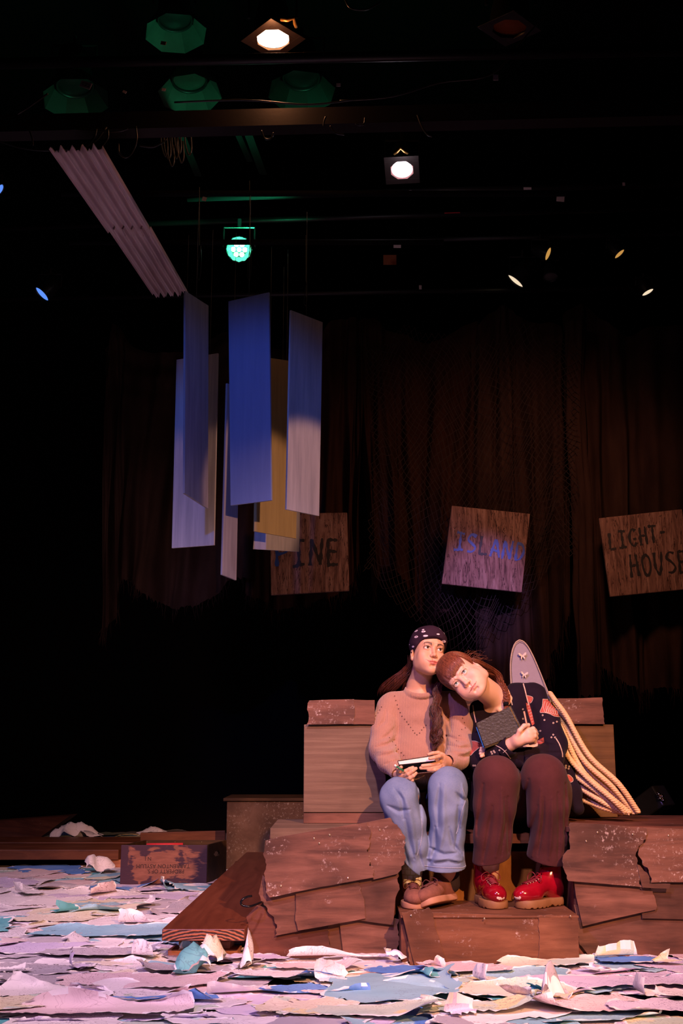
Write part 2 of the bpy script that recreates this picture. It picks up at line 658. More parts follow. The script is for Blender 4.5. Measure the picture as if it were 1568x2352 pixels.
for s in ((733, 1937), (721, 1926), (872, 1906), (757, 1918), (799, 2017), (645, 2035)):
    screw(*s, 4.912 if s[0] < 850 else 4.922, lb)

# --- right block
rb = empty('clad_block', P(1450, 2200, 5.1), 'low block on the right of the red boots clad in overlapping torn brown cardboard', 'stage block')
ax0 = P(1318, 2100, 5.0).x
MB().box((ax0, 4.99, 0), (2.1, 5.72, .505)).build('body', M['brown_dark'], rb)
MB().box((P(1300, 1890, 4.96).x, 4.965, .505), (2.15, 5.74, .527)).build('top_board', M['brown_dark'], rb, bevel=.002)
for i, (poly, Y, m, torn) in enumerate([
    ([(1317, 2078), (1400, 2090), (1500, 2085), (1680, 2085), (1680, 2203), (1500, 2204), (1356, 2204), (1345, 2186), (1330, 2169), (1326, 2120)], 4.975, 'brown', {7, 8}),
    ([(1480, 2020), (1600, 2018), (1680, 2018), (1680, 2113), (1600, 2112), (1474, 2109), (1471, 2070)], 4.960, 'brown', {6}),
    ([(1317, 2020), (1400, 2020), (1489, 2032), (1498, 2052), (1505, 2072), (1505, 2089), (1420, 2107), (1337, 2127), (1331, 2100), (1322, 2060)], 4.948, 'brown', {2, 3, 4}),
    ([(1475, 1900), (1570, 1904), (1680, 1908), (1680, 2026), (1555, 2026), (1494, 2027), (1491, 2010), (1474, 1985), (1465, 1955), (1480, 1935)], 4.938, 'brown_dusty', {5, 6, 7, 8, 9}),
    ([(1309, 1889), (1400, 1894), (1483, 1902), (1482, 1927), (1464, 1948), (1463, 1988), (1474, 2037), (1390, 2030), (1304, 2023), (1295, 1998), (1292, 1966), (1308, 1951), (1306, 1930)], 4.927, 'brown_dusty', {2, 3, 4, 5, 8, 9, 10, 11, 12}),
    ([(1462, 1985), (1475, 1996), (1490, 2014), (1490, 2030), (1538, 2030), (1536, 2041), (1474, 2038)], 4.922, 'brown', {0, 1, 2}),
]):
    card('cardboard_panel', poly, Y, M[m], rb, torn, seed=i + 23, tiltx=.006 * (i % 3 - 1))
for s in ((1453, 1916), (1372, 1912), (1346, 1932), (1535, 1919)):
    screw(*s, 4.918 if s[0] < 1470 else 4.930, rb)

# --- centre step
sb = empty('step_block', P(1130, 2220, 4.9), 'low brown step under both pairs of shoes, clad in painted cardboard', 'step')
sx0, sx1 = P(921, 2150, 4.79).x, P(1328, 2150, 4.79).x
MB().box((sx0, 4.80, 0), (sx1, 5.23, .186)).build('body', M['brown_dark'], sb)
MB().box((sx0 - .002, 4.775, .186), (sx1 + .002, 5.235, .194)).build('top_board', M['umber'], sb, bevel=.002)
for i, (poly, Y, m, torn) in enumerate([
    ([(975, 2096), (1237, 2104), (1239, 2160), (1234, 2220), (955, 2220)], 4.788, 'umber', {1}),
    ([(1236, 2102), (1326, 2104), (1330, 2218), (1233, 2220), (1238, 2160)], 4.782, 'umber', {0, 3, 4}),
    ([(935, 2110), (958, 2160), (976, 2220), (950, 2222), (940, 2222)], 4.784, 'umber', None),
    ([(922, 2096), (985, 2084), (995, 2100), (998, 2130), (1012, 2170), (1024, 2208), (1018, 2214), (953, 2222)], 4.775, 'umber', {0, 1, 2, 3, 5}),
]):
    card('cardboard_panel', poly, Y, M[m], sb, torn, seed=i + 43, amp=.003)
for s in ((944, 2103), (1112, 2110), (1310, 2104)): screw(*s, 4.766, sb)

# --- riser and seat behind the feet
rs = empty('riser_box', (.6, 5.3, 0), 'amber painted box behind the shoes on the step', 'stage block')
MB().box((P(905, 2000, 5.25).x, 5.245, 0), (P(1320, 2000, 5.25).x, 5.40, .395)).build('body', M['amber'], rs)
MB().box((P(905, 2000, 5.25).x, 5.24, .395), (P(1320, 2000, 5.25).x, 5.41, .401)).build('lid', M['umber'], rs)
st = empty('seat_bench', (.6, 5.4, 0), 'dark bench the two women sit on, between the clad blocks', 'bench')
MB().box((bx1 + .005, 5.13, .445), (ax0 - .03, 5.62, .485)).build('seat', M['brown_dark'], st)
MB().box((bx1 + .005, 5.42, 0), (ax0 - .03, 5.60, .445)).build('support', M['black'], st)

# --- back rest crates
cr = empty('back_crate', (-.1, 5.3, .52), 'grey brown painted crate left of the woman in the pink sweater', 'crate')
y0, y1 = 5.26, 5.62
cx0, cx1 = P(697, 1800, y0).x, P(886, 1800, y0).x
zt, zb, zp = P(760, 1664, y0).z, P(760, 1866, y0).z, .521
MB().box((cx0, y0, zb), (cx1, y1, zt)).build('body', M['crate_grey'], cr, bevel=.003)
MB().box((cx0, y0 + .002, zp), (cx1, y1, zb - .003)).build('base_board', M['brown'], cr, bevel=.002)
ct = empty('clad_box', (-.1, 5.3, zt), 'flat brown cardboard box on top of the grey crate at the left', 'box')
t0 = P(708, 1640, 5.25).x
MB().box((t0 + .01, 5.255, zt + .001), (P(860, 1640, 5.255).x, 5.60, P(760, 1610, 5.25).z)).build('body', M['brown_dark'], ct)
card('cardboard_panel', [(710, 1609), (760, 1607), (813, 1606), (815, 1630), (812, 1663), (704, 1664), (709, 1650), (705, 1630)], 5.244, M['brown_dusty'], ct, {2, 3, 5, 6, 7}, amp=.003, seed=61)
card('cardboard_panel', [(811, 1607), (860, 1608), (860, 1664), (811, 1664)], 5.249, M['brown'], ct, {3}, amp=.003, seed=62)

cr2 = empty('back_crate', (1.0, 5.7, .53), 'olive brown painted crate behind the rope coil at the right', 'crate')
y0, y1 = 5.54, 5.92
cx2, cx3 = P(880, 1800, y0).x, P(1415, 1800, y0).x
MB().box((cx2, y0, .53), (cx3, y1, P(1400, 1664, y0).z)).build('body', M['crate_olive'], cr2, bevel=.003)
zt2 = P(1400, 1664, y0).z
ct2 = empty('clad_box', (1.0, 5.7, zt2), 'flat brown cardboard box with white flecks on top of the olive crate at the right', 'box')
MB().box((P(885, 1640, y0).x, 5.53, zt2 + .001), (P(1383, 1640, y0).x, 5.86, P(1300, 1604, 5.53).z)).build('body', M['brown_dark'], ct2)
card('cardboard_panel', [(885, 1606), (1250, 1606), (1382, 1602), (1384, 1630), (1388, 1663), (885, 1664)], 5.523, M['brown_dusty'], ct2, {2, 3}, amp=.003, seed=63)

# ================================================================== LEFT SIDE OF THE STAGE
M['plank'] = wood('red_stained_plank', (.085, .022, .011), (.135, .036, .017), (.19, .056, .026), (7, .7, 7), .38, .5, 2.2, .06)
M['plank_end'] = None
t = NT('plank_end_grain')
v = t.coord((1, 1, 1))
mp = t.n('ShaderNodeMapping', Vector=v, Location=(.57, 0, .06), Scale=(1, .05, 1.6))
w = t.n('ShaderNodeTexWave', Vector=mp.outputs[0], Scale=16.0, Distortion=3.0, Detail=3.0, Detail_Scale=2.0, _wave_type='RINGS', _rings_direction='Y').outputs['Fac']
t.base(t.ramp(w, [(.15, (.03, .010, .006)), (.6, (.20, .055, .022)), (.95, (.42, .13, .055))]), .5)
t.bump(w, .4, .004)
M['plank_end'] = t.m
M['block_wood'] = wood('raw_block_wood', (.20, .070, .035), (.34, .13, .065), (.44, .19, .10), (1.2, 9, 9), .55, .3, 6)
M['beam'] = wood('dark_beam_wood', (.055, .016, .008), (.13, .040, .016), (.20, .070, .030), (.8, 6, 6), .5, .35, 3, .08)

pl = empty('wooden_plank', (-.58, 5, .09), 'long wide red-brown plank lying on two small wood blocks left of the clad block', 'plank')
A = [PZ(372, 2134, .134), PZ(562, 2134, .134), PZ(700, 1957, .16), PZ(566, 1957, .16)]
wd = Vector((A[1].x - A[0].x, 0, 0))
A[2] = A[3] + wd + Vector((0, 0, 0))
top = [A[3], A[2], A[1], A[0]]
low = [p - Vector((0, 0, .046)) for p in top]
MB().hexa([top[3], top[2], low[2], low[3]], [top[0], top[1], low[1], low[0]]).build('board', M['plank'], pl, bevel=.003)
e = .0015
fr = [Vector((p.x, p.y - e, p.z)) for p in (top[3], top[2], low[2], low[3])]
fr[0] += Vector((.003, 0, -.003)); fr[1] += Vector((-.003, 0, -.003)); fr[2] += Vector((-.003, 0, .003)); fr[3] += Vector((.003, 0, .003))
MB().hexa(fr, [p + Vector((0, e * .9, 0)) for p in fr]).build('end_grain', M['plank_end'], pl, label='cut plank end with growth rings')
for (x0, x1, yt, yb, Y, lab) in ((385, 545, 2181, 2208, 4.93, 'lower small raw wood block under the near end of the plank'), (410, 528, 2162, 2182, 4.95, 'upper small raw wood block under the near end of the plank')):
    q = [P(x0, yt, Y), P(x1, yt, Y), P(x1, yb, Y), P(x0, yb, Y)]
    for k in q[:2]: k.z = q[0].z
    for k in q[2:]: k.z = q[3].z
    tag(MB().hexa(q, [p + Vector((.01, .10, 0)) for p in q]).build('wood_block', M['block_wood'], bevel=.003), lab, 'wood block')
# support under the far end
tag(MB().box((-.70, 7.7, .0), (-.35, 7.8, .112)).build('wood_block', M['beam'], bevel=.003), 'dark wood block under the far end of the plank', 'wood block')

# hook
hk = [P(553, 2072, 4.80), P(556, 2066, 4.80), P(564, 2061, 4.81), P(574, 2059, 4.83)]
hk = crv([P(578, 2058, 4.88), P(567, 2060, 4.87), P(557, 2066, 4.86), P(553, 2074, 4.86), P(558, 2080, 4.86), P(572, 2082, 4.86), P(586, 2078, 4.88), P(600, 2072, 4.92)], 40)
tag(MB().tube(hk, .0045, 10).build('hook', plain('black_metal', (.015, .015, .02), .25, .7, bump=0), smooth=True), 'black metal hook sticking out of the left clad block over the plank', 'hook')

# open crate with upside-down lettering
M['crate_red'] = None
t = NT('worn_dark_crate_paint')
v = t.coord((1, 1, 1))
vs_ = t.coord((3, 10, 16))
sx_ = t.n('ShaderNodeSeparateXYZ', Vector=v).outputs
gx = t.math('DIVIDE', t.math('ABSOLUTE', t.math('SUBTRACT', sx_[0], -1.155)), .245)
gz = t.math('DIVIDE', t.math('ABSOLUTE', t.math('SUBTRACT', sx_[2], .125)), .115)
ed_ = t.math('POWER', t.math('ADD', t.math('POWER', gx, 3.0), t.math('POWER', gz, 3.0)), .333)
n = t.math('ADD', t.math('MULTIPLY', t.math('SUBTRACT', 1.0, ed_), .30), t.math('ADD', t.math('MULTIPLY', t.noise(v, 9, 3, .5, .6), .5), t.math('MULTIPLY', t.noise(vs_, 4, 5), .28)))
woodc = t.ramp(t.noise(vs_, 3, 6), [(.3, (.15, .055, .040)), (.7, (.27, .105, .072))])
t.base(t.mix(t.thr(n, .43, .47), (.045, .018, .035), woodc), .6, 0, .3)
t.bump(t.noise(vs_, 5), .3, .003)
M['crate_red'] = t.m
M['crate_side'] = painted_board('crate_side_brown', (.035, .018, .008), (.06, .030, .012), (.10, .05, .02), dust=.8)
CY, CB = 7.40, 7.78
ca, cb_ = P(275, 2030, CY), P(474, 2030, CY)
cz = P(275, 1941, CY).z
skew = .085
oc = empty('open_crate', ((ca.x + cb_.x) / 2, CY, 0), 'open wooden crate with upside-down stencilled letters on the torn maps', 'crate')
def board(p, q, z0, z1, th, inward):
    n_ = Vector((inward[0], inward[1], 0)) * th
    p0, q0 = Vector((p[0], p[1], z0)), Vector((q[0], q[1], z0))
    h_ = Vector((0, 0, z1 - z0))
    return MB().hexa([p0 + h_, q0 + h_, q0, p0], [p0 + h_ + n_, q0 + h_ + n_, q0 + n_, p0 + n_])
c00, c10 = (ca.x, CY), (cb_.x, CY)
c01, c11 = (ca.x + skew, CB), (cb_.x + skew, CB)
board(c00, c10, .004, cz, .014, (0, 1)).build('front_panel', M['crate_red'], oc, bevel=.002)
board((c01[0], CB - .014), (c11[0], CB - .014), .004, cz, .014, (0, 1)).build('back_panel', M['crate_side'], oc, bevel=.002)
def side(p, q, w, nm):
    mb = MB()
    hz = cz * .72
    ym, yn = p[1] + (q[1] - p[1]) * .36, p[1] + (q[1] - p[1]) * .64
    f = lambda t_: p[0] + (q[0] - p[0]) * t_
    def blk(t0, t1, za, zb_):
        a_ = [Vector((f(t0), p[1] + (q[1] - p[1]) * t0, zb_)), Vector((f(t1), p[1] + (q[1] - p[1]) * t1, zb_)), Vector((f(t1), p[1] + (q[1] - p[1]) * t1, za)), Vector((f(t0), p[1] + (q[1] - p[1]) * t0, za))]
        mb.hexa(a_, [k + Vector((w, 0, 0)) for k in a_])
    blk(.037, .34, .004, cz); blk(.66, .963, .004, cz); blk(.34, .66, .004, hz - .016); blk(.34, .66, hz + .016, cz)
    for s0, s1 in ((.34, .385), (.615, .66)):
        blk(s0, s1, hz - .016, hz - .006); blk(s0, s1, hz + .006, hz + .016)
    return mb.build(nm, M['crate_side'], oc)
side((c10[0] - .014, c10[1]), (c11[0] - .014, c11[1]), .014, 'side_panel')
side(c00, c01, .014, 'side_panel')
MB().box((ca.x + .03, CY + .02, .01), (cb_.x, CB - .02, .02)).build('bottom', M['crate_side'], oc)
for sx in (325, 338, 402, 463): 
    p = P(sx, 1934, CB - .016); 
    MB().lathe([(.004, 0), (.003, .003)], Matrix.Translation(p) @ Matrix.Rotation(R_(90), 4, 'X'), 8).build('screw', M['steel'], oc)
tag(MB().tube([Vector((ca.x + .15, CY + .06, cz - .004)), Vector((ca.x + .38, CY + .06, cz - .002))], .011, 8).build('red_cloth', plain('red_cloth', (.5, .02, .03), .7), smooth=True), 'strip of red cloth inside the open crate', 'cloth')
ink = plain('faded_ink', (.03, .012, .012), .8, bump=0)
def text_obj(s, size, center, parent, mat, rot=(90, 0, 0), th=.0006, name='lettering', sx=1.0):
    c = bpy.data.curves.new(name, 'FONT')
    c.body = s
    c.size = size
    c.align_x = 'CENTER'
    c.align_y = 'CENTER'
    c.extrude = th
    o = bpy.data.objects.new('tmp', c)
    COL.objects.link(o)
    dg = bpy.context.evaluated_depsgraph_get()
    me = bpy.data.meshes.new_from_object(o.evaluated_get(dg))
    bpy.data.objects.remove(o)
    me.transform(Matrix.Translation(center) @ Euler([R_(a) for a in rot]).to_matrix().to_4x4() @ Matrix.Scale(sx, 4, (1, 0, 0)))
    me.name = name
    me.materials.clear()
    return link(name, me, mat, parent)
text_obj('PROPERTY OF S.', .034, P(380, 2001, CY - .0008), oc, ink, (90, 180, 0), sx=.95)
text_obj('TARRENTON ASYLUM', .034, P(374, 1989, CY - .0008), oc, ink, (90, 180, 0), sx=1.0)
text_obj('N J', .032, P(340, 1972, CY - .0008), oc, ink, (90, 180, 0))

# low platform of planks behind the crate
bp = empty('plank_platform', (-2.6, 8.6, 0), 'low platform of dark planks on small blocks behind the torn maps at far left', 'platform')
zf, zl = P(100, 1952, 8.40).z, P(100, 1975, 8.40).z
xr = P(272, 1960, 8.40).x
MB().box((-4.6, 8.40, zl), (xr, 8.95, zf)).build('plank', M['beam'], bp, bevel=.004)
MB().box((-4.6, 8.97, zl), (xr + .5, 9.5, zf + .005)).build('plank', M['beam'], bp, bevel=.004)
MB().box((P(244, 1960, 8.42).x, 8.42, .0), (xr + .02, 8.6, zl - .001)).build('foot_block', M['block_wood'], bp, bevel=.003)
MB().box((-3.9, 8.42, .0), (-3.8, 8.6, zl - .001)).build('foot_block', M['block_wood'], bp, bevel=.003)
bz = P(400, 1913, 8.9).z
tag(MB().hexa([P(322, 1913, 8.75), P(517, 1908, 8.75), P(517, 1975, 8.75), P(322, 1975, 8.75)], [P(322, 1913, 8.75) + Vector((0, .05, 0)), P(517, 1908, 8.75) + Vector((0, .05, 0)), P(517, 1975, 8.75) + Vector((0, .05, 0)), P(322, 1975, 8.75) + Vector((0, .05, 0))]).build('standing_plank', M['beam'], bevel=.003), 'brown plank standing on edge behind the open crate', 'plank')
tag(MB().hexa([P(-60, 1890, 9.6), P(160, 1874, 10.0), P(90, 1925, 9.6), P(-60, 1925, 9.6)], [P(-60, 1890, 9.6) + Vector((0, .3, 0)), P(160, 1874, 10.0) + Vector((0, .3, 0)), P(90, 1925, 9.6) + Vector((0, .3, 0)), P(-60, 1925, 9.6) + Vector((0, .3, 0))]).build('ramp', M['brown_dark']), 'dark sloping ramp in shadow behind the plank platform at far left', 'ramp')

# dusty trunk behind
tk = empty('storage_box', (P(600, 1990, 8.4).x, 8.5, 0), 'dusty dark box with white rubbed front standing behind the plank', 'box')
M['rubbed'] = painted_board('rubbed_box_front', (.07, .035, .020), (.11, .060, .035), (.17, .10, .065), streak=(3, 6, 3), dust=.42, dustcol=(.30, .24, .19))
q0, q1 = P(537, 1840, 8.36), P(720, 1840, 8.36)
MB().box((q0.x - .05, 8.36, .0), (q1.x, 8.92, .47)).build('body', M['rubbed'], tk, bevel=.006)
MB().box((q0.x - .075, 8.34, .47), (q1.x, 8.94, P(600, 1833, 8.34).z)).build('lid', M['crate_side'], tk, bevel=.004)

# ================================================================== ROPE, BOARD WITH BUTTERFLIES, FIXTURE BEHIND
t = NT('cream_rope')
v = t.coord((1, 1, 1))
t.base(t.ramp(t.noise(v, 180, 3), [(.3, (.62, .40, .20)), (.7, (.85, .62, .36))]), .8, 0, .2)
t.bump(t.noise(v, 400, 2), .5, .002)
M['rope'] = t.m
def rope_mesh(pts, R=.0125, n=None, pitch=.036):
    L = sum((Vector(pts[i + 1]) - Vector(pts[i])).length for i in range(len(pts) - 1))
    n = n or int(L / .004)
    c = crv(pts, n)
    mb = MB()
    for k in range(3):
        hp = []
        up = None
        s_ = 0
        for i, p in enumerate(c):
            tt = (c[min(i + 1, n - 1)] - c[max(i - 1, 0)]).normalized()
            if i: s_ += (p - c[i - 1]).length
            sx = tt.cross(Vector((0, 1, .2))).normalized()
            uy = sx.cross(tt)
            an = s_ / pitch * 2 * math.pi + k * 2.094
            hp.append(p + (sx * math.cos(an) + uy * math.sin(an)) * R * .48)
        mb.tube(hp, R * .60, 7)
    return mb
rp = empty('rope_coil', P(1450, 1870, 5.4), 'thick cream rope coil slung from the leaning woman to the block at right', 'rope')
RP = [
    [(1262, 1592, 5.42), (1276, 1612, 5.36), (1300, 1645, 5.32), (1352, 1735, 5.26), (1420, 1800, 5.22), (1466, 1866, 5.25)],
    [(1268, 1615, 5.44), (1294, 1660, 5.36), (1340, 1745, 5.28), (1404, 1805, 5.24), (1456, 1868, 5.27)],
    [(1280, 1640, 5.40), (1299, 1690, 5.34), (1337, 1770, 5.28), (1395, 1825, 5.22), (1446, 1868, 5.22)],
    [(1275, 1640, 5.44), (1290, 1680, 5.42), (1325, 1765, 5.34), (1385, 1828, 5.28), (1440, 1867, 5.28)],
    [(1290, 1700, 5.36), (1306, 1740, 5.30), (1352, 1790, 5.24), (1405, 1835, 5.20), (1436, 1866, 5.22)],
    [(1290, 1725, 5.40), (1313, 1768, 5.34), (1370, 1812, 5.28), (1430, 1862, 5.26)],
    [(1300, 1750, 5.38), (1322, 1782, 5.30), (1376, 1822, 5.24), (1428, 1864, 5.24)],
    [(1305, 1772, 5.40), (1330, 1798, 5.34), (1380, 1832, 5.28), (1426, 1864, 5.28)],
    [(1315, 1790, 5.36), (1338, 1813, 5.30), (1384, 1842, 5.24), (1428, 1866, 5.26)],
    [(1325, 1812, 5.42), (1342, 1828, 5.36), (1384, 1850, 5.30), (1426, 1866, 5.30)],
    [(1325, 1830, 5.36), (1345, 1840, 5.32), (1388, 1856, 5.26), (1430, 1867, 5.28)],
]
RP += [
    [(1272, 1625, 5.47), (1298, 1675, 5.42), (1345, 1760, 5.34), (1408, 1820, 5.30), (1450, 1866, 5.31)],
    [(1285, 1690, 5.44), (1308, 1735, 5.40), (1356, 1800, 5.32), (1420, 1850, 5.28), (1438, 1867, 5.29)],
    [(1295, 1735, 5.44), (1330, 1785, 5.38), (1380, 1826, 5.34), (1432, 1864, 5.32)],
    [(1310, 1765, 5.44), (1345, 1806, 5.40), (1392, 1840, 5.34), (1430, 1866, 5.33)],
]
for r_ in RP: rope_mesh([P(*q) for q in r_]).build('rope_strand', M['rope'], rp, smooth=True)

fb = empty('decorated_board', P(1240, 1880, 5.48), 'pointed lavender board with white butterflies standing behind the leaning woman', 'board')
M['lav'] = plain('lavender_board_paint', (.24, .22, .31), .55, scale=60, var=.08, bump=.1)
M['trim'] = plain('board_trim', (.42, .34, .28), .5, bump=0)
out = [(1192, 1470), (1202, 1474), (1213, 1487), (1226, 1512), (1240, 1545), (1256, 1585), (1275, 1630), (1294, 1680), (1303, 1720), (1302, 1760), (1290, 1800), (1275, 1840), (1265, 1872), (1225, 1872), (1215, 1820), (1200, 1740), (1185, 1660), (1175, 1590), (1172, 1550), (1172, 1520), (1176, 1494), (1183, 1477)]
pp = [P(x, y, 5.46) for x, y in out]
Mx = Matrix(((1, 0, 0, 0), (0, 0, -1, 5.46), (0, 1, 0, 0), (0, 0, 0, 1)))
MB().prism([(p.x, p.z) for p in pp], Mx, -.014, 0).build('panel', M['lav'], fb)
loop = crv(pp + [pp[0]], 120)
MB().tube([p + Vector((0, -.001, 0)) for p in loop], .0035, 6, cap=False).build('trim', M['trim'], fb, smooth=True)
cen = sum(pp, Vector()) / len(pp)
inner = [p + (cen - p).normalized() * .011 + Vector((0, -.001, 0)) for p in loop]
MB().tube(inner, .0012, 5, cap=False).build('stitching', plain('dark_line', (.10, .08, .09), .6, bump=0), fb)
M['bfly'] = plain('butterfly_white', (.72, .62, .55), .5, bump=0)
def butterfly(px, py, s, rz):
    c = P(px, py, 5.455)
    W = [(0, -.1), (.25, -.75), (.6, -.85), (.55, -.35), (.4, -.05), (.9, .15), (1.15, .75), (.85, .95), (.35, .55), (0, .2)]
    poly = W + [(-x, y) for x, y in W[-2:0:-1]]
    cr_, sr = math.cos(rz), math.sin(rz)
    pl_ = [(c.x + s * (x * cr_ - y * sr), c.z + s * (x * sr + y * cr_)) for x, y in poly]
    mb = MB().prism(pl_, Matrix(((1, 0, 0, 0), (0, 0, -1, 5.452), (0, 1, 0, 0), (0, 0, 0, 1))), 0, .003)
    for p, q in list(zip(mb.v, range(len(mb.v)))):
        mb.v[q] = (p[0], p[1] - abs(p[0] - c.x) * .5, p[2])
    mb.build('butterfly', M['bfly'], fb)
butterfly(1199, 1507, .017, .1)
butterfly(1203, 1550, .015, -.1)

# stage light lying behind on the floor at right
dk = plain('fixture_black', (.016, .015, .017), .35, .3, scale=60, bump=.1)
M['fix'] = dk
M['glass_dark'] = plain('dark_lens', (.25, .22, .2), .12, .2, bump=0)
fx = empty('floor_fixture', P(1500, 1860, 6.2), 'black stage light behind the right block with small shiny lamps', 'stage light')
a_, b_ = P(1462, 1872, 6.3), P(1512, 1835, 6.2)
dz = (b_ - a_).normalized()
Mf = Matrix.Translation(a_) @ dz.to_track_quat('Z', 'Y').to_matrix().to_4x4()
MB().box((-.06, -.06, -.02), (.06, .06, (b_ - a_).length + .04), M=Mf).build('housing', dk, fx, bevel=.008)
MB().box((P(1445, 1892, 6.35).x, 6.2, 0), (P(1475, 1892, 6.35).x, 6.4, .47)).build('stand', dk, fx, bevel=.008)
for (x, y) in ((1512, 1824), (1520, 1829), (1515, 1834), (1522, 1838)):
    MB().lathe([(.0001, .012), (.008, .009), (.011, 0), (.0115, -.004)], Matrix.Translation(P(x, y, 6.115)) @ Matrix.Rotation(R_(90), 4, 'X'), 12).build('lamp', plain('chrome_lamp', (.8, .7, .65), .15, 1.0, bump=0) if not M.get('chr') else M['chr'], fx, smooth=True)
    M['chr'] = bpy.data.materials['chrome_lamp']
# ================================================================== SIGNS ON THE DRAPES
t = NT('weathered_sign_wood')
v = t.coord((9, 9, 1.3), rnd=True)
n = t.noise(v, 2.6, 7, .65, 1.2)
ck = t.noise(t.coord((16, 16, 1.4), rnd=True), 1.7, 5, .6, 1.6)
col = t.ramp(n, [(.28, (.085, .042, .032)), (.5, (.25, .135, .10)), (.75, (.42, .26, .20))])
col = t.mix(t.thr(t.math('ABSOLUTE', t.math('SUBTRACT', ck, .5)), .022, .006), col, (.04, .018, .014))
t.base(col, .75, 0, .2)
t.bump(n, .6, .008)
M['sign'] = t.m
M['ink_blue'] = plain('blue_brush_paint', (.008, .055, .26), .5, var=.5, scale=25, bump=0)
M['ink_black'] = plain('black_brush_paint', (.010, .008, .008), .6, bump=0)
GLY = {  # brush strokes in a 1 x 1.4 cell
    'P': [[(.1, 0), (.1, 1.4)], [(.1, 1.35), (.75, 1.25), (.8, .8), (.1, .62)]],
    'I': [[(.5, .05), (.5, 1.35)], [(.05, 1.38), (.95, 1.33)], [(.0, .0), (.9, .06)]],
    'N': [[(.05, 0), (.15, 1.4)], [(.15, 1.35), (.8, .05)], [(.8, .05), (.95, 1.4)]],
    'E': [[(.1, 0), (.1, 1.38)], [(.1, 1.35), (.9, 1.32)], [(.1, .72), (.8, .70)], [(.05, .02), (.85, .02)]],
    'S': [[(.9, 1.25), (.4, 1.38), (.1, 1.05), (.5, .72), (.88, .40), (.55, .05), (.05, .12)]],
    'L': [[(.2, 1.4), (.12, .05)], [(.08, .03), (.9, .12)]],
    'A': [[(.0, 0), (.45, 1.35)], [(.45, 1.35), (.95, .0)], [(.18, .5), (.8, .45)]],
    'D': [[(.15, 0), (.15, 1.4)], [(.1, 1.38), (.7, 1.2), (.95, .7), (.65, .15), (.1, .02)]],
    'G': [[(.9, 1.2), (.5, 1.38), (.1, .9), (.15, .25), (.6, .02), (.9, .3)], [(.5, .6), (.95, .6)]],
    'H': [[(.1, 0), (.15, 1.4)], [(.85, 0), (.8, 1.4)], [(.1, .7), (.85, .72)]],
    'T': [[(.5, 0), (.5, 1.35)], [(.0, 1.36), (1.0, 1.36)]],
    'O': [[(.5, 1.36), (.1, 1.0), (.1, .35), (.45, .02), (.85, .4), (.9, 1.0), (.5, 1.36)]],
    'U': [[(.1, 1.4), (.15, .5), (.45, .0)], [(.45, .0), (.75, .5), (.9, 1.4)]],
    '-': [[(.1, .7), (.75, .72)]],
}


def sign(corners, Y, lines, label):
    C4 = [P(x, y, Y) for x, y in corners]
    o = empty('painted_sign', sum(C4, Vector()) / 4, label, 'sign', 'painted place signs on the drapes')
    MB().hexa(C4, [p + Vector((0, .03, 0)) for p in C4]).build('board', M['sign'], o, bevel=.006)
    TL, TR, BR, BL = C4
    def uv(a, b, d):
        p = TL * (1 - a) * (1 - b) + TR * a * (1 - b) + BR * a * b + BL * (1 - a) * b
        return Vector((p.x, p.y - .002 - d, p.z))
    rng = random.Random(len(lines[0][0]))
    for (txt, u0, u1, v0, v1, w, slope, cols) in lines:
        cw = (u1 - u0) / len(txt)
        for i, ch in enumerate(txt):
            mb = MB()
            for si, st_ in enumerate(GLY[ch]):
                pts = []
                for (gx, gy) in st_:
                    a = u0 + (i + .08 + gx * .78) * cw
                    b = v1 - gy / 1.4 * (v1 - v0) + slope * i
                    pts.append((a + rng.uniform(-.006, .006), b + rng.uniform(-.008, .008), 0))
                c = crv(pts, 18)
                vv = []
                for j, q in enumerate(c):
                    d = (c[min(j + 1, 17)] - c[max(j - 1, 0)]).normalized()
                    nx, ny = -d.y, d.x
                    ww = w * (.75 + .4 * math.sin(j * .8 + i + si) * .5 + rng.uniform(-.1, .1)) * (1.15 - .35 * j / 17)
                    vv.append(uv(q.x + nx * ww, q.y + ny * ww, .0004 * si))
                    vv.append(uv(q.x - nx * ww, q.y - ny * ww, .0004 * si))
                mb.add(vv, [(2 * j, 2 * j + 1, 2 * j + 3, 2 * j + 2) for j in range(17)])
            mb.build('letter', M[cols[i]], o)
    return o


sign([(620, 1180), (797, 1177), (802, 1357), (622, 1367)], 8.25, [('PINE', .05, .92, .33, .66, .026, .0, ['ink_blue'] + ['ink_black'] * 3)], 'square wooden sign reading PINE, partly behind the hanging boards')
sign([(1037, 1161), (1217, 1180), (1198, 1361), (1014, 1341)], 8.2, [('ISLAND', .09, 1.0, .33, .56, .020, .011, ['ink_blue', 'ink_blue', 'ink_black', 'ink_blue', 'ink_blue', 'ink_blue'])], 'square wooden sign reading ISLAND in blue paint')
sign([(1375, 1190), (1566, 1169), (1592, 1352), (1401, 1371)], 8.2, [('LIGHT-', .06, .80, .20, .42, .020, -.008, ['ink_black'] * 6), ('HOUSE', .27, 1.0, .50, .78, .020, .004, ['ink_black'] * 5)], 'square wooden sign reading LIGHT-HOUSE at the right edge')

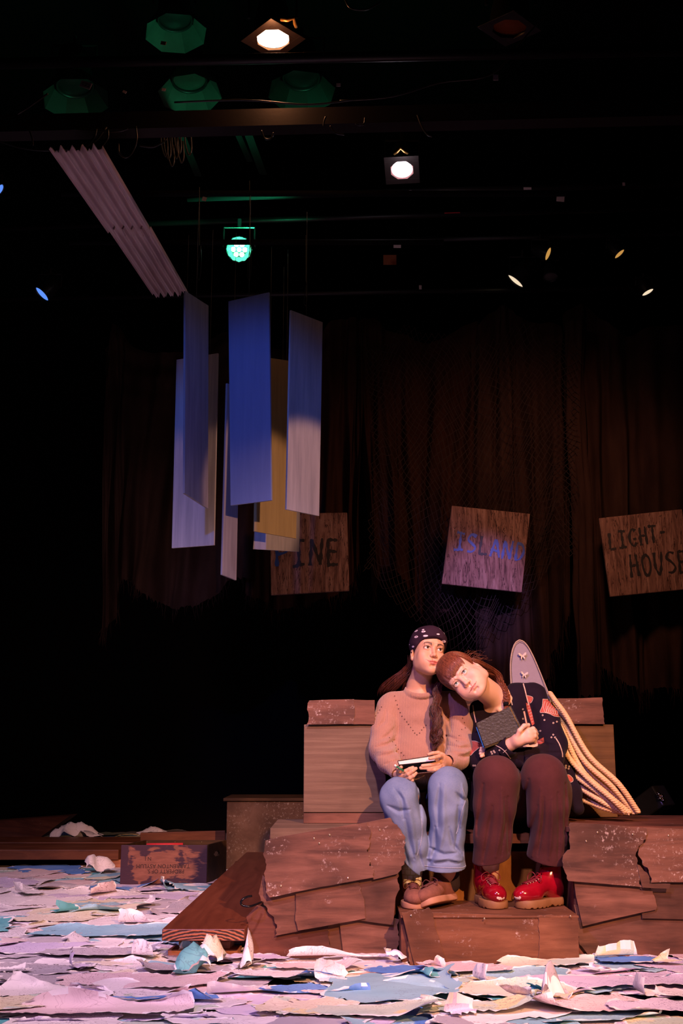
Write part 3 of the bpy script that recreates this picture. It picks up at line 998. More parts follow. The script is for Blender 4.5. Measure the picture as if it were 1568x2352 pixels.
# ================================================================== RAGGED DRAPES AND NET
def burlap_mat(name, a, b):
    t = NT(name)
    v = t.coord((1, 1, 1))
    w1 = t.n('ShaderNodeTexWave', Vector=v, Scale=60.0, Distortion=1.5, _bands_direction='X').outputs['Fac']
    w2 = t.n('ShaderNodeTexWave', Vector=v, Scale=60.0, Distortion=1.5, _bands_direction='Z').outputs['Fac']
    w = t.math('MULTIPLY', w1, w2)
    n = t.noise(t.coord((3, 3, .8)), 2.2, 5)
    t.base(t.mix(t.math('MULTIPLY', w, .35), t.ramp(n, [(.3, a), (.75, b)]), tuple(x * .3 for x in a)), .95, 0, .05)
    t.bump(w, .5, .004)
    return t.m
M['burlap'] = burlap_mat('brown_burlap', (.030, .016, .012), (.070, .038, .027))
M['burlap2'] = burlap_mat('rust_burlap', (.030, .013, .009), (.060, .026, .016))


def drape(top, bot, Y, mat, label, folds=5, amp=.06, cols=150, rows=50, fray=.05, seed=0):
    """cloth hung between a swagged top line and a ragged hem"""
    rng = random.Random(seed)
    def at(line, t):
        L = len(line) - 1
        i = min(int(t * L), L - 1)
        f = t * L - i
        return Vector(line[i]) * (1 - f) + Vector(line[i + 1]) * f
    tp = crv([(x, y, 0) for x, y in top], cols)
    bt = [at([(x, y, 0) for x, y in bot], j / (cols - 1)) for j in range(cols)]
    vv, ff = [], []
    ph = rng.uniform(0, 6)
    for j in range(cols):
        u = j / (cols - 1)
        fr = rng.uniform(-.25, 1) ** 3 * fray if j % 2 else rng.uniform(-.2, .3) * fray * .5
        a = P(tp[j].x, tp[j].y, Y)
        b = P(bt[j].x, bt[j].y, Y)
        b.z -= fr
        for i in range(rows):
            s_ = i / (rows - 1)
            p = a.lerp(b, s_)
            f = math.sin(u * folds * 6.28 + ph + .8 * math.sin(s_ * 2 + ph)) + .5 * math.sin(u * folds * 15 + 2 * s_)
            sw = math.exp(-s_ * 7) * math.sin(s_ * 60 + u * 9)
            vv.append((p.x + .01 * math.sin(s_ * 9 + u * 30), p.y + amp * f * (.4 + .6 * s_) + .03 * sw + .02 * math.sin(s_ * 14 + u * 20), p.z))
    for j in range(cols - 1):
        for i in range(rows - 1):
            ff.append((j * rows + i, j * rows + i + 1, (j + 1) * rows + i + 1, (j + 1) * rows + i))
    o = empty('burlap_drape', P((top[0][0] + top[-1][0]) / 2, bot[0][1], Y), label, 'drape', 'ragged brown drapes on the back pipe')
    MB().add(vv, ff).build('cloth', mat, o, smooth=True)
    fm = MB()
    for k in range(int(cols * .6)):
        j = rng.randrange(1, cols - 1)
        p = Vector(vv[j * rows + rows - 1])
        q = p + Vector((rng.uniform(-.03, .03), rng.uniform(-.02, .0), -rng.uniform(.02, .12) * (fray / .05)))
        fm.tube([p + Vector((0, 0, .02)), (p + q) / 2 + Vector((rng.uniform(-.01, .01), 0, 0)), q], [.0016, .0013, .0006], 4)
    tag(fm.build('fringe', mat, o), kind='stuff')
    return o


drape([(240, 800), (262, 740), (300, 790), (380, 815), (450, 800), (520, 760), (600, 790)], [(228, 1440), (240, 1458), (262, 1420), (272, 1390), (280, 1330), (300, 1335), (330, 1362), (370, 1385), (400, 1398), (450, 1392), (500, 1360), (540, 1325), (590, 1330)], 8.55, M['burlap'], 'ragged brown drape at far left with a long torn tail', 5, .05, 170, seed=1)
drape([(560, 770), (620, 800), (700, 790), (770, 740), (815, 728), (835, 760)], [(560, 1360), (600, 1380), (640, 1400), (700, 1390), (760, 1370), (800, 1350), (815, 1330), (822, 1290)], 8.60, M['burlap2'], 'rust brown drape behind the PINE sign', 5, .05, 150, seed=2)
drape([(820, 735), (850, 728), (900, 760), (980, 790), (1060, 750), (1120, 730)], [(852, 1340), (865, 1360), (872, 1300), (900, 1300), (930, 1330), (945, 1375), (962, 1400), (975, 1440), (990, 1438), (1010, 1405), (1050, 1402), (1085, 1380), (1100, 1420)], 8.62, M['burlap2'], 'brown drape with a torn hem left of the ISLAND sign', 5, .05, 160, seed=3)
drape([(1080, 760), (1130, 715), (1160, 702), (1195, 735), (1260, 740), (1310, 760)], [(1094, 1600), (1110, 1640), (1160, 1640), (1200, 1620), (1235, 1590), (1262, 1540), (1268, 1500), (1290, 1450), (1310, 1400)], 8.56, M['burlap'], 'brown drape behind the ISLAND sign reaching down behind the leaning woman', 4, .05, 160, fray=.09, seed=4)
drape([(1290, 760), (1300, 715), (1345, 700), (1390, 745), (1440, 770), (1500, 750), (1620, 740)], [(1328, 1480), (1345, 1500), (1375, 1530), (1400, 1540), (1440, 1570), (1470, 1590), (1500, 1580), (1560, 1580), (1620, 1585)], 8.58, M['burlap'], 'brown drape behind the LIGHT-HOUSE sign at right', 4, .05, 170, fray=.07, seed=5)
# twisted column of cloth
tw = empty('twisted_cloth', P(1345, 1600, 8.4), 'narrow twisted strip of brown cloth hanging between the two right signs', 'drape')
cs = [P(x, y, 8.42) for x, y in ((1322, 740), (1318, 900), (1326, 1050), (1338, 1200), (1340, 1350), (1348, 1480), (1352, 1603))]
c = crv(cs, 90)
vv, ff = [], []
for i, p in enumerate(c):
    for k in range(28):
        an = 6.283 * k / 28
        r_ = .055 + .012 * math.sin(5 * an + i * .09) + .006 * math.sin(9 * an - i * .2)
        r_ *= (1 if i < 80 else 1 + .25 * math.sin(k * 2.6))
        vv.append(p + Vector((r_ * math.cos(an) * 1.25, r_ * math.sin(an) * .8, (.03 * math.sin(k * 1.9) if i == 89 else 0))))
for i in range(89):
    for k in range(28):
        ff.append((i * 28 + k, i * 28 + (k + 1) % 28, (i + 1) * 28 + (k + 1) % 28, (i + 1) * 28 + k))
MB().add(vv, ff).build('cloth', M['burlap'], tw, smooth=True)

# fishing net: knotted diamond mesh with sagging hem
net = MB()
rng = random.Random(5)
NU, NV = 34, 62
def netp(i, j):
    u, v_ = i / NU, j / NV
    xl, xr_ = 835 + 20 * math.sin(v_ * 3), 1330 - 10 * v_
    hem = 1290 + 210 * math.sin(min(1, max(0, (u - .05) / .85)) * 3.14) ** .6 - 40 * u
    x = xl + (xr_ - xl) * u + 5 * math.sin(v_ * 30 + u * 12)
    y = 770 + 20 * math.cos(u * 12.5) + (hem - 770) * v_ + 9 * math.sin(u * 25 + v_ * 9)
    p = P(x, y, 8.38)
    p.y += .05 * math.sin(u * 30) + .03 * math.sin(v_ * 22 + u * 8) + .02 * rng.uniform(-1, 1)
    return p
G = {(i, j): netp(i + (.5 if j % 2 else 0), j) for i in range(NU + 1) for j in range(NV + 1)}
for j in range(NV):
    for i in range(NU):
        a_ = G[(i, j)]
        nb = [(i, j + 1), (i + 1, j + 1)] if j % 2 else [(i, j + 1), (i - 1, j + 1)]
        for q in nb:
            if q in G: net.tube([a_, (a_ + G[q]) / 2 + Vector((0, 0, -.003)), G[q]], .0022, 4, cap=False)
tag(net.build('fishing_net', plain('net_twine', (.030, .016, .012), .9, bump=0)), 'dark knotted fishing net hanging over the drapes around the ISLAND sign', 'net')

# ================================================================== HANGING PAINTED BOARDS
def plank_mat(name, a, b):
    t = NT(name)
    v = t.coord((14, 14, .9))
    n = t.noise(v, 2.2, 6, .6, .3)
    t.base(t.ramp(n, [(.3, a), (.7, b)]), .55, 0, .3)
    t.bump(n, .2, .002)
    return t.m
M['hb_white'] = plank_mat('white_washed_board', (.36, .36, .40), (.56, .55, .58))
M['hb_blue'] = plank_mat('smooth_blue_board', (.20, .24, .40), (.24, .29, .46))
M['hb_grey'] = plank_mat('grey_washed_board', (.24, .23, .28), (.38, .36, .42))
M['hb_gold'] = plank_mat('amber_lit_board', (.34, .26, .12), (.46, .36, .17))  # gold of the amber light mixed into the board colour
M['string'] = plain('fishing_line', (.05, .06, .05), .5, bump=0)
GB = 'painted boards hanging on strings'
def hang(TL, TR, BR, BL, Y1, mat, label, hooks=(.5,), th=.012, ztop=3.75):
    """yaw solved so that both upper corners are level"""
    a = P(*TL, Y1)
    r = ray(*TR)
    Y2 = (a.z - CAMH) / r.z * r.y
    r2, r3 = ray(*BL), ray(*BR)
    b = P(*TR, Y2)
    zb = (P(*BL, Y1).z + P(*BR, Y2).z) / 2
    bl, br = P(*BL, Y1), P(*BR, Y2)
    w = (b - a)
    n_ = Vector((w.y, -w.x, 0)).normalized() * th
    back = [p - n_ for p in (a, b, br, bl)]
    o = empty('hanging_board', (a + b) / 2, label, 'board')
    MB().hexa([a, b, br, bl], back).build('board', mat, o, bevel=.0015)
    for t_ in hooks:
        s_ = a.lerp(b, t_) - n_ / 2
        MB().tube([s_ - Vector((0, 0, .01)), Vector((s_.x, s_.y, ztop))], .0013, 5).build('string', M['string'], o)
    print('board', label[:24], round(Y1, 2), round(Y2, 2), 'w', round(w.length, 3), 'z', round(bl.z, 2), round(a.z, 2))
    return o
hang((405, 826), (500, 811), (491, 1252), (394, 1259), 6.1, M['hb_white'], 'wide pale blue-lit board hanging farthest left, behind the narrow one', (.2, .8))
hang((426, 668), (479, 702), (478, 1168), (424, 1133), 5.55, M['hb_grey'], 'narrow dark violet board with a bright stripe, hanging leftmost in front')
hang((524, 692), (617, 671), (623, 1149), (529, 1161), 5.65, M['hb_blue'], 'large smooth deep blue board hanging in the middle', (.5,))
hang((522, 880), (552, 893), (543, 1333), (510, 1320), 6.0, M['hb_grey'], 'very narrow board seen almost edge on, hanging lowest')
hang((592, 818), (688, 832), (680, 1237), (583, 1220), 6.2, M['hb_gold'], 'ochre brown board hanging behind the large blue one', (.3, .7))
hang((604, 890), (694, 895), (687, 1267), (581, 1261), 6.5, M['hb_white'], 'pale board hanging behind the ochre one with its lower end showing')
hang((668, 712), (741, 740), (733, 1185), (658, 1170), 5.7, M['hb_white'], 'pinkish white streaked board hanging farthest right')

for (Y_, xa, xb, z_, lab) in ((5.6, -1.5, 1.2, 3.76, 'short black pipe the front hanging boards are tied to'), (6.2, -1.6, .6, 3.76, 'short black pipe the rear hanging boards are tied to')):
    tag(MB().tube([Vector((xa, Y_, z_)), Vector((xb, Y_, z_))], .016, 12).build('grid_pipe', M['black'], smooth=True), lab, 'pipe')
# ================================================================== CORRUGATED SHEETS OVERHEAD
t = NT('corrugated_panel_paint')
v = t.coord((6, 1, 6))
t.base(t.ramp(t.noise(v, 3, 4), [(.3, (.56, .42, .44)), (.7, (.74, .60, .62))]), .6, 0, .3)
M['corr'] = t.m
def corrugated(p0, p1, p2, p3, label, waves=5, z0=3.5, lift=0):
    """p0 p1 near end left and right, p2 p3 far end right and left, on a level plane"""
    a, b, c_, d = [PZ(x, y, z0) for x, y in (p0, p1, p2, p3)]
    nu, nv = 90, 12
    vv, ff = [], []
    prof = lambda u: .022 * max(-.2, math.sin(u * waves * 6.283 + .5)) + (.004 * math.sin(u * waves * 18.8))
    for j in range(nv + 1):
        t_ = j / nv
        l, r = a.lerp(d, t_), b.lerp(c_, t_)
        for i in range(nu + 1):
            p = l.lerp(r, i / nu)
            vv.append((p.x, p.y + .006 * math.sin(i * .9) * (j in (0, nv)), p.z + prof(i / nu) + lift + .01 * t_))
    n0 = len(vv)
    vv += [(x, y, z + .003) for x, y, z in vv]
    for j in range(nv):
        for i in range(nu):
            k = j * (nu + 1) + i
            ff.append((k, k + 1, k + nu + 2, k + nu + 1))
            ff.append((n0 + k, n0 + k + nu + 1, n0 + k + nu + 2, n0 + k + 1))
    for j in (0, nv):
        for i in range(nu):
            k = j * (nu + 1) + i
            ff.append((k, n0 + k, n0 + k + 1, k + 1))
    o = MB().add(vv, ff).build('corrugated_sheet', M['corr'], smooth=True)
    tag(o, label, 'corrugated sheet')
    return o
corrugated((112, 348), (236, 341), (352, 545), (248, 545), 'nearer half of the pale corrugated sheet hung flat under the rig')
corrugated((243, 530), (346, 530), (432, 684), (350, 690), 'farther half of the pale corrugated sheet, ending above the hanging boards', lift=.012)

# ================================================================== TORN MAPS ON THE FLOOR
def map_mat(name, c1, c2, line=(.10, .07, .09), dens=1.0, patch=None):
    t = NT(name)
    v = t.coord((1, 1, 1), rnd=True)
    n = t.noise(v, 2.4, 2, .5, .3)
    col = t.mix(t.thr(n, .42, .60), c1, c2)
    if patch: col = t.mix(t.thr(t.noise(v, 4.1, 3, .6, .8), .56, .60), col, patch)
    hgt = t.noise(v, 3.6, 4, .55, .6)
    fr_ = t.math('FRACT', t.math('MULTIPLY', hgt, 38.0 * dens))
    cont = t.thr(t.math('ABSOLUTE', t.math('SUBTRACT', fr_, .5)), .09, .02)
    wob = t.n('ShaderNodeTexNoise', Vector=v, Scale=5.0, Detail=4.0).outputs['Color']
    vw = t.mix(.35, v, wob, 'ADD')
    vo = t.n('ShaderNodeTexVoronoi', Vector=vw, Scale=6.0 * dens, _feature='DISTANCE_TO_EDGE').outputs['Distance']
    road = t.thr(vo, .009, .003)
    rows_ = t.n('ShaderNodeTexWave', Vector=t.coord((1, 1, 1), rnd=True, rot=(0, 0, .3)), Scale=11.0, _bands_direction='Y').outputs['Fac']
    scr = t.thr(t.noise(t.coord((170, 60, 60), rnd=True, rot=(0, 0, .3)), 1.0, 2), .54, .58)
    hz_ = t.math('MULTIPLY', t.math('MULTIPLY', scr, t.thr(rows_, .70, .80)), t.thr(t.noise(v, 3.4, 2), .55, .58))
    msk = t.thr(t.noise(v, 1.7, 2), .38, .52)
    L = t.math('MAXIMUM', t.math('MULTIPLY', cont, t.math('MULTIPLY', msk, .55)), t.math('MAXIMUM', t.math('MULTIPLY', road, .40), t.math('MULTIPLY', hz_, .6)))
    t.base(t.mix(L, col, line), .62, 0, .3)
    t.bump(t.noise(t.coord((1, 1, 1)), 18, 4), .25, .006)
    return t.m
MAPS = {
    'white': map_mat('white_map_paper', (.82, .78, .80), (.74, .70, .74)),
    'cream': map_mat('cream_map_paper', (.80, .74, .62), (.74, .70, .52), (.30, .18, .12), patch=(.55, .68, .60)),
    'pink': map_mat('pale_pink_map_paper', (.80, .66, .66), (.74, .58, .62), (.22, .10, .12), 1.3),
    'lilac': map_mat('lilac_map_paper', (.62, .55, .74), (.70, .62, .78), (.14, .08, .22), 1.2),
    'green': map_mat('pale_green_map_paper', (.50, .64, .56), (.62, .70, .58), (.2, .2, .2), patch=(.78, .70, .40)),
    'sky': map_mat('pale_blue_map_paper', (.26, .50, .62), (.34, .56, .66), (.2, .3, .4), .6),
    'teal': map_mat('teal_map_paper', (.10, .40, .45), (.16, .48, .50), (.1, .25, .3), .5),
    'blue': map_mat('blue_map_paper', (.10, .26, .66), (.16, .34, .70), (.08, .12, .4), .5),
    'grey': map_mat('grey_map_paper', (.42, .40, .46), (.55, .50, .55), (.1, .08, .1), 1.6),
}
M['paper_edge'] = plain('torn_paper_edge', (.88, .85, .86), .8, var=.05, bump=.1)


def sheet(cx, cy, w, d, rz, mat, z0, label, group, curl=0.0, rng=random, ripple=.0045, crumple=0.0, name='torn_map_sheet', cat='paper'):
    nu = max(12, int(w / .018))
    nv = max(8, int(d / .018))
    nu, nv = min(nu, 40), min(nv, 30)
    iu, iv = .010 / w, .010 / d
    US = [-.5] + [-.5 + iu + (1 - 2 * iu) * (i - 1) / (nu - 2) for i in range(1, nu)] + [.5]
    VS = [-.5] + [-.5 + iv + (1 - 2 * iv) * (j - 1) / (nv - 2) for j in range(1, nv)] + [.5]
    f1, f2, p1, p2 = rng.uniform(5, 12), rng.uniform(8, 16), rng.uniform(0, 6), rng.uniform(0, 6)
    side_ = rng.choice((0, 1, 2, 3))
    sd = Vector((rng.uniform(0, 90), rng.uniform(0, 90), 0))
    shear = rng.uniform(-.35, .35)
    tap = rng.uniform(-.25, .25)
    vv, ff, mi = [], [], []
    for j in range(nv + 1):
        for i in range(nu + 1):
            u, v_ = US[i], VS[j]
            eu, ev = (abs(u) * 2) ** 6, (abs(v_) * 2) ** 6
            # torn outline: low and high frequency
            k1 = mnoise.noise(Vector((u * 3, v_ * 3, 1)) * 1.3 + sd)
            k2 = mnoise.noise(Vector((u * w * 60, v_ * d * 60, 5)) + sd)
            k3 = mnoise.noise(Vector((u * 3.1, v_ * 2.7, 9)) * 1.4 + sd)
            sc = 1 - .16 * (abs(u * 2) ** 3) * (abs(v_ * 2) ** 3)
            x = u * w * sc * (1 + tap * v_) + shear * v_ * d + k1 * .10 * w * eu + k3 * .05 * w + k2 * .012 * eu
            y = v_ * d * sc + k3 * .22 * d * ev + k1 * .06 * d + k2 * .012 * ev
            z = ripple * (math.sin(x * f1 + p1) * math.cos(y * f2 + p2) + .8 * mnoise.noise(Vector((x * 9, y * 14, 3)) + sd)) + ripple
            ed = (u + .5, .5 - u, v_ + .5, .5 - v_)[side_]
            if curl and ed < .4:
                q = (.4 - ed) / .4
                z += curl * q * q * (1 + .8 * math.sin(x * 14 + p2 + y * 9))
                if side_ < 2: x += (1, -1)[side_] * curl * q * q * .9
                else: y += (1, -1)[side_ - 2] * curl * q * q * .9
            if crumple:
                z += crumple * max(0, 1 - (abs(u) * 1.7) ** 1.5) * (1.05 - 2.2 * abs(mnoise.noise(Vector((x * 7, y * 7, 0)) + sd))) * max(0, 1 - (abs(v_ + .1) * 1.9) ** 2)
                x += crumple * .25 * mnoise.noise(Vector((x * 18, y * 18, 4)) + sd)
            z += .004 * k2 * max(eu, ev)
            vv.append((x, y, max(z, 0.0) + z0))
    cr_, sr = math.cos(rz), math.sin(rz)
    vv = [(cx + x * cr_ - y * sr, cy + x * sr + y * cr_, z) for x, y, z in vv]
    for j in range(nv):
        for i in range(nu):
            k = j * (nu + 1) + i
            ff.append((k, k + 1, k + nu + 2, k + nu + 1))
            mi.append(1 if (i in (0, nu - 1) or j in (0, nv - 1)) and (mnoise.noise(Vector((i * .25, j * .25, 2)) + sd) > -.05) else 0)
    mb = MB()
    mb.v, mb.f, mb.m = vv, ff, mi
    o = mb.build(name, [MAPS[mat], M['paper_edge']], smooth=True)
    return tag(o, label, cat, group)


cname = {'white': 'white', 'cream': 'cream', 'pink': 'pale pink', 'lilac': 'lilac', 'green': 'pale green', 'sky': 'light blue', 'teal': 'teal', 'blue': 'bright blue', 'grey': 'grey printed'}
GP = 'torn map sheets covering the stage floor'
rng = random.Random(11)
# named large foreground sheets: px, py on the floor, width, depth in metres, turn, colour
BIG = [
    (905, 2285, .50, .42, .05, 'sky', .012, .02, 'large light blue map sheet in front of the left end of the step'),
    (990, 2262, .13, .10, .3, 'teal', .03, .05, 'small bright teal curled scrap on the large blue sheet'),
    (1060, 2240, .36, .16, -.1, 'pink', .020, .02, 'pale pink map sheet along the foot of the step'),
    (1260, 2228, .40, .14, .1, 'cream', .016, .01, 'cream map sheet at the foot of the right end of the step'),
    (1400, 2270, .75, .20, .05, 'lilac', .010, .008, 'long lilac map sheet with printed lines at right foreground'),
    (1440, 2218, .26, .12, .1, 'blue', .006, .01, 'blue map strip under the right clad block'),
    (1410, 2213, .18, .07, .2, 'green', .02, .03, 'pale green curled scrap before the right clad block'),
    (1180, 2290, .42, .22, -.1, 'cream', .010, .012, 'cream map sheet with an orange tint in the middle foreground'),
    (1330, 2325, .50, .22, .1, 'pink', .012, .03, 'pale pink map sheet with a curled right edge near the bottom right'),
    (1120, 2330, .40, .16, .05, 'green', .018, .03, 'pale green torn sheet at the bottom centre right'),
    (1505, 2335, .28, .18, .2, 'lilac', .020, .01, 'lilac map corner at the bottom right corner'),
    (1225, 2300, .12, .09, .5, 'teal', .035, .06, 'small dark teal upturned scrap at bottom centre right'),
    (820, 2340, .55, .16, -.05, 'green', .014, .02, 'pale green map with yellow patches at the bottom centre'),
    (700, 2330, .34, .22, .1, 'cream', .010, .02, 'cream map with brown contour lines at the bottom centre left'),
    (780, 2215, .40, .09, 0, 'white', .020, .02, 'white map strip along the foot of the left clad block'),
    (730, 2235, .36, .11, .05, 'pink', .012, .02, 'peach pink sheet before the left clad block'),
    (640, 2258, .36, .12, -.2, 'white', .024, .04, 'white torn sheet curling up left of the blue one'),
    (555, 2215, .36, .10, .1, 'lilac', .018, .03, 'lilac white sheet in front of the small wood blocks'),
    (330, 2270, .62, .26, .05, 'pink', .010, .01, 'large plain pink map sheet at left foreground'),
    (300, 2318, .60, .10, .08, 'blue', .020, .018, 'long bright blue sheet with a raised tip at left foreground'),
    (120, 2300, .42, .20, -.1, 'white', .014, .03, 'white crumpled sheet at the left foreground edge'),
    (210, 2340, .66, .14, .05, 'pink', .020, .03, 'pale pink sheet along the bottom left'),
    (20, 2330, .30, .22, .4, 'cream', .025, .04, 'cream torn sheet in the bottom left corner'),
    (60, 2190, .50, .22, 0, 'lilac', .008, .008, 'lilac printed sheet at the left edge below the blue-green one'),
    (240, 2200, .50, .16, .05, 'grey', .014, .01, 'grey printed map left of the plank end'),
    (420, 2240, .40, .16, -.05, 'grey', .014, .015, 'grey printed map below the plank blocks'),
    (260, 2150, .70, .28, .0, 'sky', .010, .008, 'large blue-green map sheet in the middle left'),
    (550, 2290, .22, .12, .3, 'white', .010, .02, 'small white piece with a number in the dark gap'),
]
for (px, py, w, d, rz, mt, z0, cu, lab) in BIG:
    p = PZ(px, py, 0)
    sheet(p.x, p.y, w, d, rz, mt, z0 * .6 + .016, lab, GP, cu * 1.1, rng)
# crumpled upright pieces
for (px, py, w, d, rz, mt, cr_, lab) in [
    (445, 2245, .17, .17, .4, 'teal', .13, 'crumpled teal and cream paper ball below the plank end'),
    (480, 2225, .13, .15, -.3, 'cream', .14, 'crumpled cream paper peak below the plank end'),
    (432, 2205, .06, .07, .1, 'sky', .11, 'small upright pale blue scrap against the plank blocks'),
    (568, 2245, .08, .09, .5, 'white', .15, 'upright white curled scrap standing in the dark gap'),
    (995, 2240, .05, .08, .2, 'white', .14, 'thin upright white scrap before the step'),
    (1272, 2318, .06, .08, -.5, 'grey', .14, 'thin upright grey scrap at bottom centre right'),
    (225, 2008, .22, .18, .1, 'white', .14, 'white crumpled paper peak left of the open crate'),
    (905, 2222, .10, .08, .1, 'lilac', .05, 'lilac curled scrap at the left corner of the step'),
    (588, 2195, .12, .08, .1, 'lilac', .08, 'lilac scrap tucked between plank blocks and clad block'),
]:
    p = PZ(px, py, 0)
    sheet(p.x, p.y, w, d, rz, mt, .026, lab, GP, .02, rng, crumple=cr_)
# the rest of the floor, row by row
cols_w = ['white'] * 6 + ['pink'] * 4 + ['lilac'] * 3 + ['cream'] * 3 + ['grey'] * 3 + ['sky'] * 3 + ['teal'] * 2 + ['green'] * 2 + ['blue'] * 1
zones = []
y = 3.70
cnt = 0
spots_ = []
while y < 11.3:
    row = .13 + (y - 3.8) * .055
    xl = -y * .36 - .2
    xr_ = 1.75 if y < 4.86 else (-.42 if y < 8 else -.2)
    x = xl + rng.uniform(0, .2)
    while x < xr_:
        w = rng.uniform(.24, .5) * (1 + (y - 4) * .10)
        spots_.append((x + w / 2, y + rng.uniform(-.08, .08), w * rng.uniform(1.0, 1.4), row * rng.uniform(1.2, 2.2)))
        x += w * .72
    y += row * .85
for (x, y, w, d) in spots_:
    if y > 4.55 and y < 4.9 and .22 < x < .98: continue           # the step stands here
    if y - d / 2 > 4.72 and -.42 < x: continue
    if 3.85 < y < 4.45 and x > -1.4 and rng.random() < .35: continue   # bare black floor shows here
    if y > 7.9 and x > -.95 and y < 9: continue
    if 8.3 < y < 9.6: continue
    mt = rng.choice(cols_w)
    rows = ((3.95, 'at the very bottom edge'), (4.2, 'in the bright foreground'), (4.55, 'in the second band up'), (4.95, 'at the foot of the clad blocks'), (5.6, 'beside the near end of the plank'), (6.3, 'beside the middle of the plank'), (7.0, 'beside the far half of the plank'), (7.8, 'around the open crate'), (8.6, 'just before the plank platform'), (99, 'far behind the platform'))
    where = next(n for lim, n in rows if y < lim)
    ln = -y * .30
    fr_ = (x - ln) / (abs(ln) + (.9 if y < 4.9 else -.45))
    sidew = ('far left', 'left', 'middle left', 'centre', 'middle right', 'far right')[max(0, min(5, int(fr_ * 6)))]
    cu = rng.choice((0, 0, .006, .012, .022))
    sz = 'long' if w > d * 2.4 else 'broad' if w * d > .12 else 'small' if w * d < .07 else 'torn'
    sheet(x, y, w, d, rng.uniform(-.5, .5), mt, rng.uniform(0, .014), '%s %s map sheet%s %s, %s' % (sz, cname[mt], ' curling up' if cu > .01 else '', where, sidew), GP, cu, rng)
    cnt += 1
print('sheets', cnt)
for k_, (px, py, mt) in enumerate(((60, 2060, 'white'), (150, 2105, 'teal'), (235, 2060, 'pink'), (330, 2085, 'white'), (95, 2135, 'cream'), (395, 2050, 'sky'), (310, 2130, 'white'), (30, 2245, 'white'), (175, 2235, 'lilac'), (330, 2210, 'white'), (660, 2320, 'white'), (760, 2265, 'white'), (1110, 2270, 'white'), (1370, 2240, 'white'), (1530, 2225, 'cream'), (1480, 2300, 'white'), (940, 2330, 'white'), (1060, 2345, 'lilac'))):
    p = PZ(px, py, 0)
    sheet(p.x, p.y, rng.uniform(.08, .15) * p.y / 5, rng.uniform(.07, .12) * p.y / 5, rng.uniform(-1, 1), mt, .024, 'small upturned %s paper scrap %s, %s' % (cname[mt], 'beyond the plank end' if py < 2150 else 'in the foreground', ('at the left edge' if px < 120 else 'left of the plank' if px < 400 else 'before the left clad block' if px < 850 else 'before the step' if px < 1250 else 'before the right clad block')), GP, .035, rng)
# white crumpled heaps behind the platform
for px, py, w, h_, lab in ((172, 1917, .42, .17, 'white crumpled paper heap behind the platform at far left'), (352, 1911, .26, .09, 'white folded paper lying behind the standing plank')):
    p = P(px, py, 9.7)
    nu = 26
    sheet(p.x, p.y, w, .3, 0, 'white', max(p.z - .02, .12), lab, None, .0, rng, crumple=h_ * .75)
# ================================================================== OVERHEAD RIG
M['cable'] = plain('black_cable', (.03, .03, .03), .3, bump=0)
M['pipe'] = plain('black_pipe', (.010, .008, .009), .45, .2, scale=20, bump=.1)
M['tape'] = plain('white_tape', (.62, .50, .56), .7, var=.1, bump=0)
GR = 'black pipes of the lighting grid'


def pipe(p0, p1, Y, r, label, rect=False):
    a, b = P(*p0, Y), P(*p1, Y)
    b.z = b.z
    mb = MB()
    if rect:
        up = Vector((0, 0, r))
        dp = Vector((0, 2 * r, 0))
        mb.hexa([a + up, b + up, b - up, a - up], [a + up + dp, b + up + dp, b - up + dp, a - up + dp])
    else: mb.tube([a, b], r, 12)
    return tag(mb.build('grid_pipe', M['pipe'], smooth=not rect), label, 'pipe')


pipe((-200, 288), (1800, 240), 5.0, .045, 'thick black beam running across the rig above the corrugated sheet', True)
pipe((-200, 150), (1800, 112), 4.6, .024, 'black pipe near the top of the picture carrying the orange light')
pipe((430, 456), (1800, 415), 6.9, .022, 'black pipe just below the white light')
pipe((-200, 530), (1800, 470), 7.4, .020, 'black pipe above the green light')
pipe((740, 556), (1800, 530), 7.9, .022, 'black pipe over the small lamps at right')
pipe((-200, 690), (1800, 655), 8.3, .022, 'black pipe from which the drapes and small lamps hang')
# sloping struts catching green light
for (a, b, w, lab) in (((404, 288), (452, 405), .020, 'sloping steel strut lit green, left one'), ((533, 284), (572, 372), .010, 'thin sloping rod lit green beside the wide strut'), ((556, 283), (600, 400), .026, 'wide sloping steel strut lit green')):
    tag(MB().hexa([P(a[0] - 5, a[1], 7.0), P(a[0] + 5, a[1], 7.0), P(b[0] + 5, b[1], 8.2), P(b[0] - 5, b[1], 8.2)], [P(a[0] - 5, a[1], 7.0) + Vector((w, w, .01)), P(a[0] + 5, a[1], 7.0) + Vector((w, w, .01)), P(b[0] + 5, b[1], 8.2) + Vector((w, w, .01)), P(b[0] - 5, b[1], 8.2) + Vector((w, w, .01))]).build('steel_strut', plain('dull_steel', (.030, .030, .030), .5, .3, scale=90, bump=.4)), lab, 'strut')


